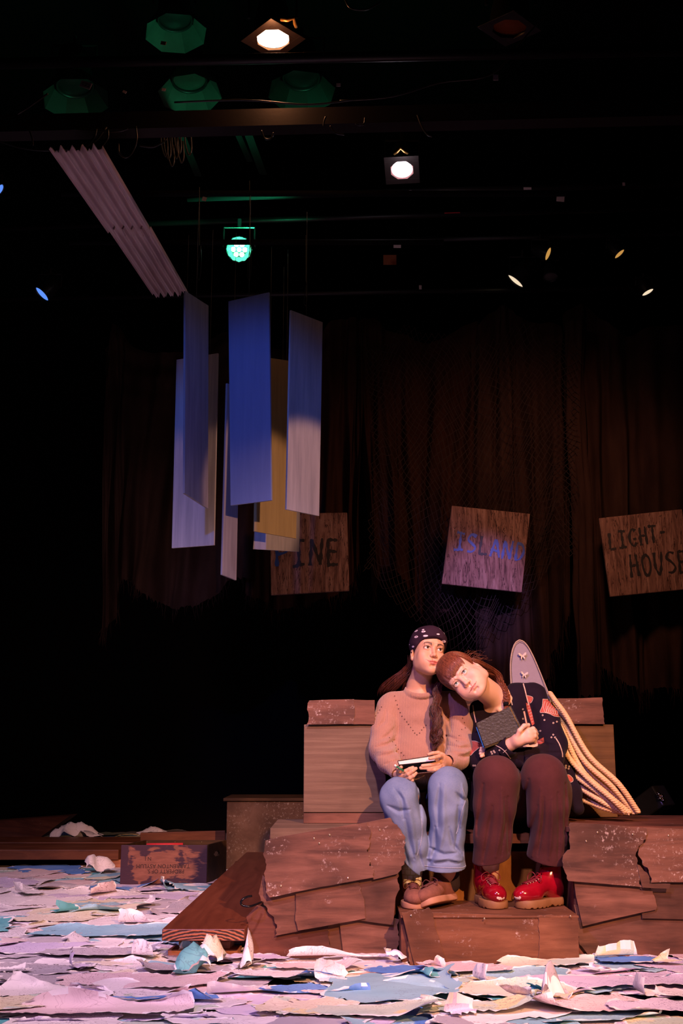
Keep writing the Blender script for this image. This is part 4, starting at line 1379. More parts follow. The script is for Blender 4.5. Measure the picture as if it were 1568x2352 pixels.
def fixture(px, py, Y, r, nimg, sina, lens, label, frame=0, ftilt=0, length=2.6, top=None, seg=28, hood=False, extra=None, fcol=None):
    c = P(px, py, Y)
    view = (Vector((0, 0, CAMH)) - c).normalized()
    right = Vector((1, 0, 0))
    right = (right - view * right.dot(view)).normalized()
    up = view.cross(right) * -1
    if up.z < 0: up = -up
    ni = Vector(nimg).normalized()
    n_ = ((right * ni.x - up * ni.y) * math.sqrt(1 - sina ** 2) + view * sina).normalized()
    T = Matrix.Translation(c) @ n_.to_track_quat('Z', 'Y').to_matrix().to_4x4()
    root = empty('stage_light', c, label, 'stage light')
    fm = fcol or M['fix']
    MB().lathe([(r * .35, -r * length), (r * .75, -r * (length - .3)), (r * 1.02, -r * .9), (r * 1.08, -.0), (r * 1.08, r * .12), (r * .99, r * .12), (r * .98, -r * .1), (r * .9, -r * .85), (r * .3, -r * 1.2)], T, seg).build('housing', M['fix'], root, smooth=True)
    if lens:
        MB().lathe([(.0001, r * .10), (r * .5, r * .07), (r * .85, -r * .02), (r * .97, -r * .06)], T, seg, cap=False).build('lens', lens, root, smooth=True)
    if frame:
        F = T @ Matrix.Rotation(R_(ftilt), 4, 'Z')
        mb = MB()
        h_, o = r * 1.05, r * frame
        z0, z1 = r * .13, r * .17
        mb.box((-o, -o, z0), (o, -h_ * .8, z1), M=F).box((-o, h_ * .8, z0), (o, o, z1), M=F).box((-o, -h_ * .8, z0), (-h_ * .8, h_ * .8, z1), M=F).box((h_ * .8, -h_ * .8, z0), (o, h_ * .8, z1), M=F)
        for a_ in range(4):
            G_ = F @ Matrix.Rotation(R_(90 * a_), 4, 'Z')
            mb.prism([(h_ * .8, h_ * .8), (h_ * .8, h_ * .35), (h_ * .35, h_ * .8)], G_, z0, z1)
        mb.build('gel_frame', fm, root, bevel=.001)
    if hood:
        nn = 8
        prof = []
        mb = MB()
        v0 = [T @ Vector((r * 1.25 * math.cos(6.283 * (k + .5) / nn), r * 1.25 * math.sin(6.283 * (k + .5) / nn), -r * .1)) for k in range(nn)]
        v1 = [T @ Vector((r * 1.9 * math.cos(6.283 * (k + .5) / nn), r * 1.9 * math.sin(6.283 * (k + .5) / nn), r * 1.0)) for k in range(nn)]
        mb.add(v0 + v1, [(k, (k + 1) % nn, (k + 1) % nn + nn, k + nn) for k in range(nn)])
        v0b = [v + n_ * -.006 for v in v0]
        v1b = [v + (v - c).normalized() * .006 for v in v1]
        mb.add(v0b + v1b, [(k, k + nn, (k + 1) % nn + nn, (k + 1) % nn) for k in range(nn)])
        mb.build('hood', hood, root)
    ht = top if top else c.z + r * 3.2
    ax = T.to_3x3() @ Vector((1, 0, 0))
    ax = Vector((1, 0, 0)) if abs(ax.x) < .3 else ax
    m_ = c - n_ * r * 1.2
    a_, b_ = m_ + Vector((r * 1.3, 0, 0)), m_ - Vector((r * 1.3, 0, 0))
    tp = Vector((m_.x, m_.y, ht))
    MB().tube([a_, a_ + Vector((0, 0, (ht - m_.z) * .7)), b_ + Vector((0, 0, (ht - m_.z) * .7)), b_], .008, 6).build('yoke', M['fix'], root)
    MB().tube([tp - Vector((0, 0, (ht - m_.z) * .3)), tp], .014, 8).build('clamp', M['fix'], root)
    if extra: extra(root, T, r)
    return root


M['lens_hot'] = emit('hot_lens', (1.0, .62, .42), 9.0)
M['lens_white'] = emit('white_lens', (1.0, .84, .95), 4.0)
M['lens_rim'] = emit('pink_lens_rim', (.75, .30, .32), .9)
M['lens_green'] = emit('green_led', (.55, 1.0, .8), 6.0)
M['lens_green_halo'] = emit('green_led_halo', (.10, 1.0, .50), 1.6)  # green outer ring round a whiter centre imitates bloom and halo
M['lens_dim'] = emit('warm_glint', (1.0, .80, .55), .9)
M['lens_dim2'] = emit('amber_glint', (1.0, .50, .12), .55)
M['lens_blue'] = emit('blue_lens', (.12, .30, 1.0), 1.0)
M['amber_gel'] = plain('dark_amber_gel', (.16, .035, .008), .25, bump=0)
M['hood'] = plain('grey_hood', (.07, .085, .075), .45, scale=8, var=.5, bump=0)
M['hood_shaded'] = plain('shaded_hood', (.018, .020, .019), .5, scale=8, var=.5, bump=0)  # same hood coloured darker where less green light falls
M['frame_lit'] = plain('gel_frame_metal', (.012, .008, .008), .4, .3, bump=0)
M['brass'] = plain('brass_clip', (.55, .33, .10), .35, .8, bump=0)

def wing(root, T, r):
    MB().tube([T @ Vector((-r * .5, r * 1.45, 0)), T @ Vector((-r * .25, r * 1.7, r * .1)), T @ Vector((0, r * 1.95, 0)), T @ Vector((r * .25, r * 1.7, r * .1)), T @ Vector((r * .5, r * 1.45, 0))], r * .10, 8).build('clip', M['brass'], root, smooth=True)
def rim(root, T, r):
    wing(root, T, r)
    MB().lathe([(r * .80, r * .05), (r * .97, r * .14), (r * 1.0, -.0)], T, 28, cap=False).build('lens_rim', M['lens_rim'], root, smooth=True)
M['lens_orange'] = emit('orange_lens_rim', (1.0, .30, .10), 1.3)
def hot(root, T, r):
    wing(root, T, r)
    MB().lathe([(r * .88, r * .06), (r * .99, r * .14), (r * 1.0, -.0)], T, 28, cap=False).build('lens_rim', M['lens_orange'], root, smooth=True)
fixture(627, 86, 4.95, .090, (0, 1), .60, M['lens_hot'], 'brightly lit orange white stage light at the top of the picture', 1.25, 83, fcol=M['frame_lit'], extra=hot)
fixture(923, 388, 6.55, .083, (0, 1), .76, M['lens_white'], 'lit white stage light with a pink rim right of centre', 1.3, 0, fcol=M['frame_lit'], extra=rim)
fixture(1170, 60, 4.9, .092, (0, 1), .52, M['amber_gel'], 'unlit stage light with a dark amber lens at top right', 1.2, 3)
fixture(1264, 636, 8.2, .055, (.1, 1), .6, plain('grey_lens', (.10, .09, .09), .3, bump=0), 'unlit grey stage light among the small lamps at right')
# LED par
def leds(root, T, r):
    mb = MB()
    pos_ = [(0, 0)] + [(math.cos(a) * r * .46, math.sin(a) * r * .46) for a in [i * math.pi / 3 for i in range(6)]] + [(math.cos(a) * r * .84, math.sin(a) * r * .84) for a in [i * math.pi / 6 for i in range(0, 12)]]
    for x, y in pos_:
        mb = MB().lathe([(.0001, r * .17), (r * .17, r * .14), (r * .25, 0)], T @ Matrix.Translation((x, y, 0)), 12)
        mb.build('led', M['lens_green'] if x * x + y * y < (r * .6) ** 2 else M['lens_green_halo'], root, smooth=True)
fixture(549, 573, 6.9, .078, (0, 1), .99, plain('led_face', (.03, .05, .04), .4, bump=0), 'green lit round LED stage light above the hanging boards', 0, length=2.0, extra=leds)
# hooded fixtures that catch the green light
for (x, y, Y, r, lab) in ((435, 185, 7.4, .119, 'hooded stage light whose inside is lit green, above the corrugated sheet'), (172, 195, 7.2, .122, 'dark hooded stage light at upper left beside a white tag'), (692, 178, 7.3, .126, 'dark hooded stage light under the orange light'), (402, 45, 7.0, .112, 'hooded stage light faintly lit green at the very top')):
    fixture(x, y, Y, r, (0, 1), .62, M['fix'] if x != 435 else plain('dusty_lens', (.05, .06, .05), .3, bump=0), lab, hood=M['hood'] if x in (435, 402) else M['hood_shaded'])
# small lamps at the far edges
fixture(1184, 645, 8.1, .075, (-.62, .78), .27, M['lens_dim'], 'small cream lit lamp tilted down at right below the pipe')
fixture(1487, 671, 8.1, .048, (.5, .8), .34, M['lens_dim'], 'small white lit lamp at far right below the pipe')
fixture(1258, 583, 7.8, .050, (.9, .3), .35, M['lens_dim2'], 'small golden glowing lamp above the grey one')
fixture(1422, 583, 7.8, .045, (.7, .7), .35, M['lens_dim2'], 'small golden glowing lamp near the right edge')
fixture(97, 675, 7.6, .062, (-.75, .65), .34, M['lens_blue'], 'small blue lit lamp at the left edge, lower one')
fixture(-2, 436, 6.5, .040, (.8, .6), .5, M['lens_blue'], 'small blue lit lamp cut off by the left edge, upper one')

# the lamps' own light
spot('green_led_light', P(549, 573, 6.75), P(470, 180, 7.6), (.04, 1.0, .42), 60, 100, .8, .06)
for nm, (x, y, Y), c_, e_, sz in (('orange_lens_light', (627, 108, 4.85), (1, .36, .14), 5.0, .05), ('white_lens_light', (923, 410, 6.42), (1, .8, .9), 2.0, .05)):
    l = bpy.data.lights.new(nm, 'POINT')
    l.color, l.energy, l.shadow_soft_size = c_, e_, sz
    o = bpy.data.objects.new(nm, l)
    COL.objects.link(o)
    o.location = P(x, y, Y)

# cables
CB_ = [
    ([(-20, 320), (60, 342), (140, 345), (210, 330), (245, 292)], 4.9, 'long slack cable looping over the near end of the corrugated sheet'),
    ([(222, 296), (216, 316), (198, 336), (168, 348)], 4.85, 'short cable curling from the beam onto the corrugated sheet'),
    ([(248, 298), (247, 318), (232, 338), (222, 346)], 4.85, 'cable end at the upper right corner of the corrugated sheet'),
    ([(312, 290), (314, 320), (305, 348), (290, 362), (274, 352), (272, 330)], 4.9, 'green lit cable loop right of the corrugated sheet'),
    ([(294, 296), (270, 302), (220, 300), (160, 296)], 4.88, 'cable strapped along the underside of the beam at left'),
    ([(68, 300), (74, 318), (76, 334)], 4.9, 'short green lit cable end at far left'),
    ([(320, 335), (350, 338), (372, 328), (382, 320)], 5.0, 'slack cable between the loop and the strut'),
    ([(742, 290), (745, 275), (748, 268)], 4.9, 'short bright cable tail below the beam in the middle'),
    ([(758, 290), (770, 305), (790, 310)], 4.9, 'thin cable curling below the beam in the middle'),
    ([(838, 270), (836, 284), (826, 288), (816, 284)], 4.9, 'green lit cable hook below the beam right of centre'),
    ([(958, 264), (968, 290), (980, 308), (992, 314)], 5.0, 'pale cable hanging from the beam right of the white light'),
    ([(600, 300), (608, 318), (622, 318), (628, 305)], 4.9, 'small cable loop under the beam beside the struts'),
    ([(780, 232), (900, 222), (1010, 190), (1130, 170), (1210, 80), (1260, 30)], 4.7, 'long dark cable swagged from the beam up to the top right'),
    ([(790, -5), (805, 18), (840, 22), (875, 5)], 4.6, 'faint green cable loop at the top edge'),
    ([(400, 235), (560, 230), (700, 240), (800, 232)], 4.85, 'dark cable lying along the top of the beam'),
    ([(40, 262), (60, 250), (86, 232), (110, 215)], 4.7, 'green edged cable at the far left above the beam'),
]
for pts, Y, lab in CB_:
    tag(MB().tube(crv([P(x, y, Y) for x, y in pts], 26), .0045, 8).build('cable', M['cable'], smooth=True), lab, 'cable')
for i, (x, y) in enumerate(((373, 345), (388, 368), (380, 352), (398, 350), (404, 340), (410, 360), (428, 342))):
    tag(MB().tube(crv([P(x - 4, y - 42, 5.3), P(x - 2, y - 10, 5.3), P(x + 6, y + 14, 5.3), P(x + 12, y, 5.3), P(x + 10, y - 35, 5.3)], 18), .0045, 8).build('cable', M['cable'], smooth=True), 'green lit cable hanging in a tight bunch left of the sloping strut', 'cable', 'bunched cables by the strut')
# safety lines with clips
for x, y0, y1, Y, lab in ((458, 470, 640, 5.55, 'thin line with a wire clip left of the green light'), (573, 455, 640, 5.7, 'thin line with a wire hook right of the green light'), (702, 580, 700, 5.7, 'faint thin line with a clip above the pinkish board')):
    root = empty('hanging_line', P(x, y0, Y), lab, 'line')
    MB().tube([P(x, y0 - 40, Y), P(x, y0 + (y1 - y0) * .55, Y)], .0018, 6).build('line', M['string'], root)
    ym = y0 + (y1 - y0) * .55
    MB().tube(crv([P(x + 3, ym, Y), P(x + 4, (ym + y1) / 2, Y), P(x + 1, y1, Y), P(x - 4, y1 - 3, Y), P(x - 3, (ym + y1) / 2, Y), P(x + 3, ym + 2, Y)], 24), .0018, 6).build('clip', M['cable'], root)
# tape tags
for i, (x, y, w, h_, rot, Y, lab) in enumerate((
    (197, 195, 26, 16, .35, 4.75, 'white tag with marker writing on the hooded light at upper left'), (375, 99, 12, 9, .2, 4.7, 'small white tag left of the orange light'),
    (286, 211, 9, 6, .5, 4.9, 'tiny white tag above the beam at left'), (376, 206, 9, 7, .2, 4.9, 'tiny pinkish tag below the green hood'),
    (469, 457, 10, 10, .3, 6.6, 'small white tag at the left end of the pipe above the green light'), (912, 563, 17, 14, .0, 7.6, 'white tag on the pipe below the white light'),
    (1287, 451, 18, 26, .1, 6.8, 'white tag hanging from the pipe at right'), (1211, 433, 18, 6, .0, 6.8, 'narrow tape strip on the pipe at right'), (942, 441, 6, 8, .0, 6.8, 'tiny white tag on the pipe under the white light'),
    (1138, 178, 12, 14, .0, 4.8, 'small grey tag above the beam at right'), (777, 195, 10, 8, 0, 4.8, 'small pale tag above the beam in the middle'),
    (895, 597, 30, 24, .0, 8.0, 'dull orange label below the white tag'), (965, 660, 6, 10, .0, 8.2, 'tiny tag on the drape pipe'), (1432, 423, 6, 8, 0, 6.8, 'tiny tag at the right end of the pipe'), (1038, 489, 36, 2, -.03, 7.3, 'thin red tape line on the pipe right of centre'))):
    c = P(x, y, Y)
    px_m = 2600 / (Y / ray(x, y).y * 1.0)
    w_, hh_ = w / px_m / 2, h_ / px_m / 2
    mt = M['tape']
    if 'orange' in lab: mt = plain('orange_label', (.35, .10, .04), .7, bump=0)
    if 'red' in lab: mt = plain('red_tape', (.5, .01, .03), .6, bump=0)
    root = empty('tape_tag', c, lab, 'tag')
    Mx = Matrix.Translation(c) @ Matrix.Rotation(rot, 4, 'Y')
    MB().box((-w_, -.001, -hh_), (w_, .001, hh_), M=Mx).build('tag', mt, root)
    if i == 0: text_obj('CZ2', .022, c + Vector((0, -.0016, 0)), root, ink, (90, math.degrees(rot), 0))
# ================================================================== PEOPLE
def cloth_mat(name, a, b, rough=.9, sheen=.2, nscale=14, weave=0, wdist=.0015, rib=0):
    t = NT(name)
    v = t.coord((1, 1, 1))
    n = t.noise(v, nscale, 5, .6)
    t.base(t.ramp(n, [(.3, a), (.7, b)]), rough, 0, .15)
    t.b.inputs['Sheen Weight'].default_value = sheen
    h = None
    if weave:
        h = t.noise(v, weave, 2)
    if rib:
        w1 = t.n('ShaderNodeTexWave', Vector=v, Scale=float(rib), Distortion=1.2, Detail=2.0, Detail_Scale=3.0, _bands_direction='X').outputs['Fac']
        h = t.math('ADD', w1, t.math('MULTIPLY', t.noise(v, 320, 2), .9))
    if h is not None: t.bump(h, .6, wdist)
    return t


def vcol_mat(name, rough=.5, spec=.4, sss=0.0, bump=0, sheen=0):
    t = NT(name)
    at = t.n('ShaderNodeAttribute', _attribute_name='Col').outputs['Color']
    t.base(at, rough, 0, spec)
    t.b.inputs['Sheen Weight'].default_value = sheen
    if sss:
        t.b.inputs['Subsurface Weight'].default_value = sss
        t.b.inputs['Subsurface Radius'].default_value = (.012, .005, .003)
        t.b.inputs['Subsurface Scale'].default_value = 1.0
    if bump: t.bump(t.noise(t.coord((1, 1, 1)), bump, 3), .12, .001)
    return t.m


M['skin'] = vcol_mat('skin', .50, .45, .08, 500)
M['eye'] = vcol_mat('eye_surface', .08, .6)


def vnoise(p, f, seed=0):
    rng = np.random.RandomState(seed)
    t = 0
    for i in range(6):
        d = rng.normal(size=3)
        d *= f * (.6 + rng.rand()) / np.linalg.norm(d)
        t = t + np.sin(p @ d + rng.rand() * 6.28)
    return t / 6


# ---------------------------------------------------------------- head
def head_field(T, s, extra=None, jaw=1.0, nose=1.0, eyeo=1.15, smile=0.0, mw=1.25, lipt=1.0, cheek=1.0, h=.0016, lo=None, hi=None):
    c = T.translation
    lo = lo or [c[i] - .15 * s for i in range(3)]
    hi = hi or [c[i] + .15 * s for i in range(3)]
    f = Field(lo, hi, h)
    f.frame(T)
    S = lambda *a: tuple(x * s for x in a)
    E = lambda c_, r, rot=None, k=.01, sub=False: f.ell(S(*c_), S(*r), rot, k * s, sub)
    C = lambda a, b, ra, rb=None, k=.01, sub=False: f.cap(S(*a), S(*b), ra * s, (rb if rb is not None else ra) * s, k * s, sub)
    E((0, .014, .034), (.071, .090, .080), k=0)
    E((0, -.030, -.030), (.0625 * (.9 + .1 * cheek), .058, .080), k=.03)
    E((0, -.040, .045), (.058, .044, .048), k=.03)
    E((0, -.055, -.082), (.036 * jaw, .034, .030), k=.03)
    E((0, -.076, -.100), (.017 * jaw, .014, .013), k=.02)
    for sx in (-1, 1):
        E((.046 * jaw * sx, -.012, -.062), (.015, .030, .028), k=.035)
        E((.040 * sx, -.062, -.030), (.020, .017, .017), k=.022)
        E((.034 * sx, -.060, -.052), (.021 * cheek, .021, .025), k=.025)
        C((.012 * sx, -.087, .018), (.042 * sx, -.076, .019), .006, .004, .014)
        E((.031 * sx, -.098, -.002), (.018, .014, .0125), k=.012, sub=True)
        E((.031 * sx, -.073, 0), (.0150, .0150, .0150), k=.006)
        E((.031 * sx, -.094, -.0003), (.0150, .020, .0056 * eyeo), (0, 5 * sx, 0), .0015, True)
        # upper lid fold
        C((.020 * sx, -.0845, .0085), (.042 * sx, -.080, .0075), .0022, .0018, .004)
        # ear
        E((.072 * sx, .012, -.018), (.007, .018, .031), (-12, 0, 18 * sx), .006)
        E((.078 * sx, .006, -.013), (.006, .009, .018), (-12, 0, 18 * sx), .004, True)
        E((.071 * sx, .004, -.044), (.006, .008, .009), None, .005)
    # nose
    C((0, -.082, .008), (0, -.0975, -.026), .0062, .0072 * nose, .014)
    E((0, -.1010, -.0335), (.0092 * nose, .0100, .0085), k=.009)
    for sx in (-1, 1):
        E((.0118 * nose * sx, -.0940, -.0370), (.0062, .0085, .0062), k=.006)
        E((.0062 * nose * sx, -.1000, -.0435), (.0030, .0050, .0034), (0, 20 * sx, 0), .002, True)
    # mouth
    E((0, -.076, -.066), (.033, .0165, .021), k=.018)
    C((0, -.0930, -.047), (0, -.0945, -.056), .0022, .0022, .008, True)
    m_ = smile
    up = [(-.0245 * mw, -.0835 + m_, -.0648 + m_), (-.012 * mw, -.0920, -.0632), (-.004, -.0962, -.0606), (0, -.0958, -.0616), (.004, -.0962, -.0606), (.012 * mw, -.0920, -.0632), (.0245 * mw, -.0835 + m_, -.0648 + m_)]
    dn = [(-.0215 * mw, -.0835 + m_, -.0672 + m_), (-.010 * mw, -.0918, -.0705), (0, -.0945, -.0716), (.010 * mw, -.0918, -.0705), (.0215 * mw, -.0835 + m_, -.0672 + m_)]
    ru = [lipt * q_ for q_ in (.0016, .0028, .0034, .0030, .0034, .0028, .0016)]
    rd = [lipt * q_ for q_ in (.0018, .0038, .0046, .0038, .0018)]
    for i in range(6): C(up[i], up[i + 1], ru[i], ru[i + 1], .003)
    for i in range(4): C(dn[i], dn[i + 1], rd[i], rd[i + 1], .003)
    ml = [(-.0255 * mw, -.0865 + m_, -.0655 + m_ * 1.2), (-.010, -.0975, -.0662), (0, -.0995, -.0660), (.010, -.0975, -.0662), (.0255 * mw, -.0865 + m_, -.0655 + m_ * 1.2)]
    for i in range(4): C(ml[i], ml[i + 1], .0013, .0013, .0012, True)
    C((-.008, -.092, -.083), (.008, -.092, -.083), .004, .004, .010, True)
    f.frame(None)
    if extra: extra(f)
    return f


def skin_col(T, s, base, blush, lip, brow, browon=True, smile=0.0, mw=1.25, lipt=1.0):
    Ri = np.array(T.to_3x3().transposed())
    c = np.array(T.translation)
    base, blush, lip, brow = map(np.array, (base, blush, lip, brow))
    def fn(p):
        L = ((p - c) @ Ri.T) / s
        x, y, z = L[:, 0], L[:, 1], L[:, 2]
        ax = np.abs(x)
        zl = z - smile * np.clip(ax / .024, 0, 1.3) ** 2
        axl = ax / mw
        col = np.tile(base, (len(p), 1)) * (1 + .05 * vnoise(p, 90, 3))[:, None]
        near = (np.abs(L).max(1) < .16)
        front = near & (y < -.03)
        def mixin(col, w, c2):
            w = np.clip(w, 0, 1)[:, None]
            return col * (1 - w) + c2 * w
        w = np.exp(-(((ax - .040) / .020) ** 2 + ((z + .034) / .018) ** 2)) * .45 * front
        col = mixin(col, w, blush)
        w = np.exp(-((x / .012) ** 2 + ((z + .036) / .010) ** 2)) * .35 * front
        col = mixin(col, w, blush)
        # lips
        zt = -.0658 + .0086 * lipt - .0096 * lipt * (axl / .0250) ** 1.6 + .0016 * np.exp(-((ax - .005) / .003) ** 2)
        zb = -.0658 - .0114 * lipt + .0108 * lipt * (axl / .0245) ** 2.2
        w = np.minimum(np.clip((zt - zl) / .0014, 0, 1), np.clip((zl - zb) / .0016, 0, 1)) * (axl < .0255) * (y < -.078) * front
        col = mixin(col, w * .85, lip)
        w = np.exp(-((zl - (-.0658 + .0010 * np.cos(x * 150))) / .0012) ** 2) * (axl < .0272) * (y < -.078) * front  # dark line paints the shade of the mouth slit
        col = mixin(col, w * .75, lip * .25)
        # brows
        if browon:
            t = np.clip((ax - .013) / .034, 0, 1)
            zc = .0175 + .0085 * np.sin(t * 2.3) - .004 * t
            th = .0078 * (1 - .62 * t) * (t > 0) * (t < 1)
            w = np.clip(1.25 - np.abs(z - zc) / np.maximum(th, 1e-4), 0, 1) * (y < -.045) * front * (t > 0) * (t < 1)
            col = mixin(col, w * .92, brow)
        # lid and lash line
        e = np.sqrt(((ax - .031) / .0164) ** 2 + (z / .0080) ** 2)
        w = np.clip(1 - np.abs(e - 1.0) / .20, 0, 1) * (z > -.002) * (y < -.07) * front
        col = mixin(col, w * .65, brow * .6)
        w = np.exp(-((e - 1.6) / .5) ** 2) * (y < -.06) * front * .25
        col = mixin(col, w, blush * .75)
        # nostril shade painted into the skin colour
        w = np.exp(-(((ax - .0065) / .0030) ** 2 + ((z + .0455) / .0026) ** 2)) * (y < -.092) * front
        col = mixin(col, w, base * .18)
        return col
    return fn


def eye(T, s, sx, gaze, iris, parent):
    c = T @ Vector((.031 * sx * s, -.0728 * s, 0))
    g = (T.to_3x3() @ Vector(gaze)).normalized()
    Q = g.to_track_quat('Z', 'Y').to_matrix()
    r = .0128 * s
    n, m = 40, 44
    pos, q = [], []
    for i in range(m + 1):
        th = (i / m) ** 1.4 * math.pi
        for k in range(n):
            a = 6.28318 * k / n
            bulge = 1 + .05 * max(0, 1 - th / .5)
            pos.append(list(c + Q @ Vector((math.sin(th) * math.cos(a), math.sin(th) * math.sin(a), math.cos(th))) * r * bulge))
    for i in range(m):
        for k in range(n):
            q.append((i * n + k, i * n + (k + 1) % n, (i + 1) * n + (k + 1) % n, (i + 1) * n + k))
    cn, gn = np.array(c), np.array(g)
    ir = np.array(iris)
    def col(p):
        d = (p - cn)
        d /= np.linalg.norm(d, axis=1)[:, None]
        an = np.degrees(np.arccos(np.clip(d @ gn, -1, 1)))
        o = np.tile(np.array((.80, .74, .72)), (len(p), 1))
        o[an < 30] = ir * .35
        o[an < 26.5] = ir
        o[an < 13] = (.004, .004, .004)
        return o
    me = np_mesh('eye', [(np.array(pos), np.array(q))], col)
    return link('eye', me, M['eye'], parent)


def lashes(T, s, sx, mat, parent):
    pts = []
    for i in range(13):
        a = math.pi * (i / 12)
        x = .031 * sx - math.cos(a) * .0154 * sx
        z = .0066 * math.sin(a) ** .8 + .0004 + (.0010 * (i / 12) if True else 0)
        dx, dz = x - .031 * sx, z
        y = -.0728 - math.sqrt(max(.0158 ** 2 - dx * dx - dz * dz, 1e-6)) - .0004
        pts.append(T @ (Vector((x, y, z)) * s))
    rr = [.0005 + .0012 * math.sin(math.pi * min(1, i / 12 + .1)) for i in range(13)]
    MB().tube(pts, [r * s for r in rr], 6).build('eyelashes', mat, parent, smooth=True)


# ---------------------------------------------------------------- hair
def hair_mat(name, a, b, rough=.42):
    t = NT(name)
    oi = t.noise(t.coord((120, 120, 6)), 1.5, 3)
    t.base(t.ramp(oi, [(.3, a), (.7, b)]), rough, 0, .45)
    return t.m


def lock(mb, path, rads, n, sr=.0011, wav=.004, wf=40, seed=0, seg=26, flat=(1, 1, 1), taper=True):
    rng = random.Random(seed)
    c = crv(path, seg)
    rr = [crv([(r, 0, 0) for r in rads], seg)[i].x for i in range(seg)]
    L = sum((c[i + 1] - c[i]).length for i in range(seg - 1))
    for k in range(n):
        a, q = rng.uniform(0, 6.283), math.sqrt(rng.random())
        d = Vector((math.cos(a) * flat[0], math.sin(a) * flat[1], rng.uniform(-.3, .3) * flat[2])) * q
        tw = rng.uniform(-1, 1) * 1.2
        ph, ph2 = rng.uniform(0, 1.2), rng.uniform(0, 6)
        e = seg if not taper else max(6, int(seg * rng.uniform(.72, 1.0)))
        pts = []
        for i in range(e):
            s_ = i / seg * L
            ca, sa = math.cos(tw * i / seg), math.sin(tw * i / seg)
            dd = Vector((d.x * ca - d.y * sa, d.x * sa + d.y * ca, d.z))
            w = wav * min(1, i / seg * 2)
            pts.append(c[i] + dd * rr[i] + Vector((math.sin(s_ * wf + ph) * w, math.cos(s_ * wf + ph * 2) * w * .6, math.sin(s_ * wf * 1.7 + ph2) * w * .25)))
        mb.tube(pts, [sr * (1.0 if i < e - 4 else (e - i) / 5) for i in range(e)], 4, cap=False)
    return mb


def head_strands(mb, T, s, starts, ends, n, rad, seed=0, sr=.0010, lift=.004, bow=0.0, seg=14):
    """strands lying on the skull between two canonical curves"""
    rng = random.Random(seed)
    cc = Vector((0, .014, .034))
    er = Vector(rad)
    A = crv(starts, 60)
    B = crv(ends, 60)
    for k in range(n):
        t_ = rng.random()
        i = min(59, int(t_ * 60))
        a = A[i] + Vector((rng.uniform(-1, 1), rng.uniform(-1, 1), rng.uniform(-1, 1))) * .005
        b = B[max(0, min(59, i + rng.randint(-3, 3)))] + Vector((rng.uniform(-1, 1), rng.uniform(-1, 1), rng.uniform(-2.6, 1.4))) * .0042
        hl = rng.uniform(0, lift)
        pts = []
        for j in range(seg):
            u = j / (seg - 1)
            p = a.lerp(b, u)
            d = p - cc
            q = math.sqrt((d.x / er.x) ** 2 + (d.y / er.y) ** 2 + (d.z / er.z) ** 2)
            g = cc + d / q
            g = g + (g - cc).normalized() * (hl + bow * math.sin(u * 3.14))
            w = min(1, max(0, (u - .8) / .2))
            pts.append(T @ (g * s + Vector((math.sin(u * 9 + k), 0, 0)) * .0006))
        mb.tube(pts, [sr * s * (1 if j < seg - 3 else (seg - j) / 4) for j in range(seg)], 4, cap=False)


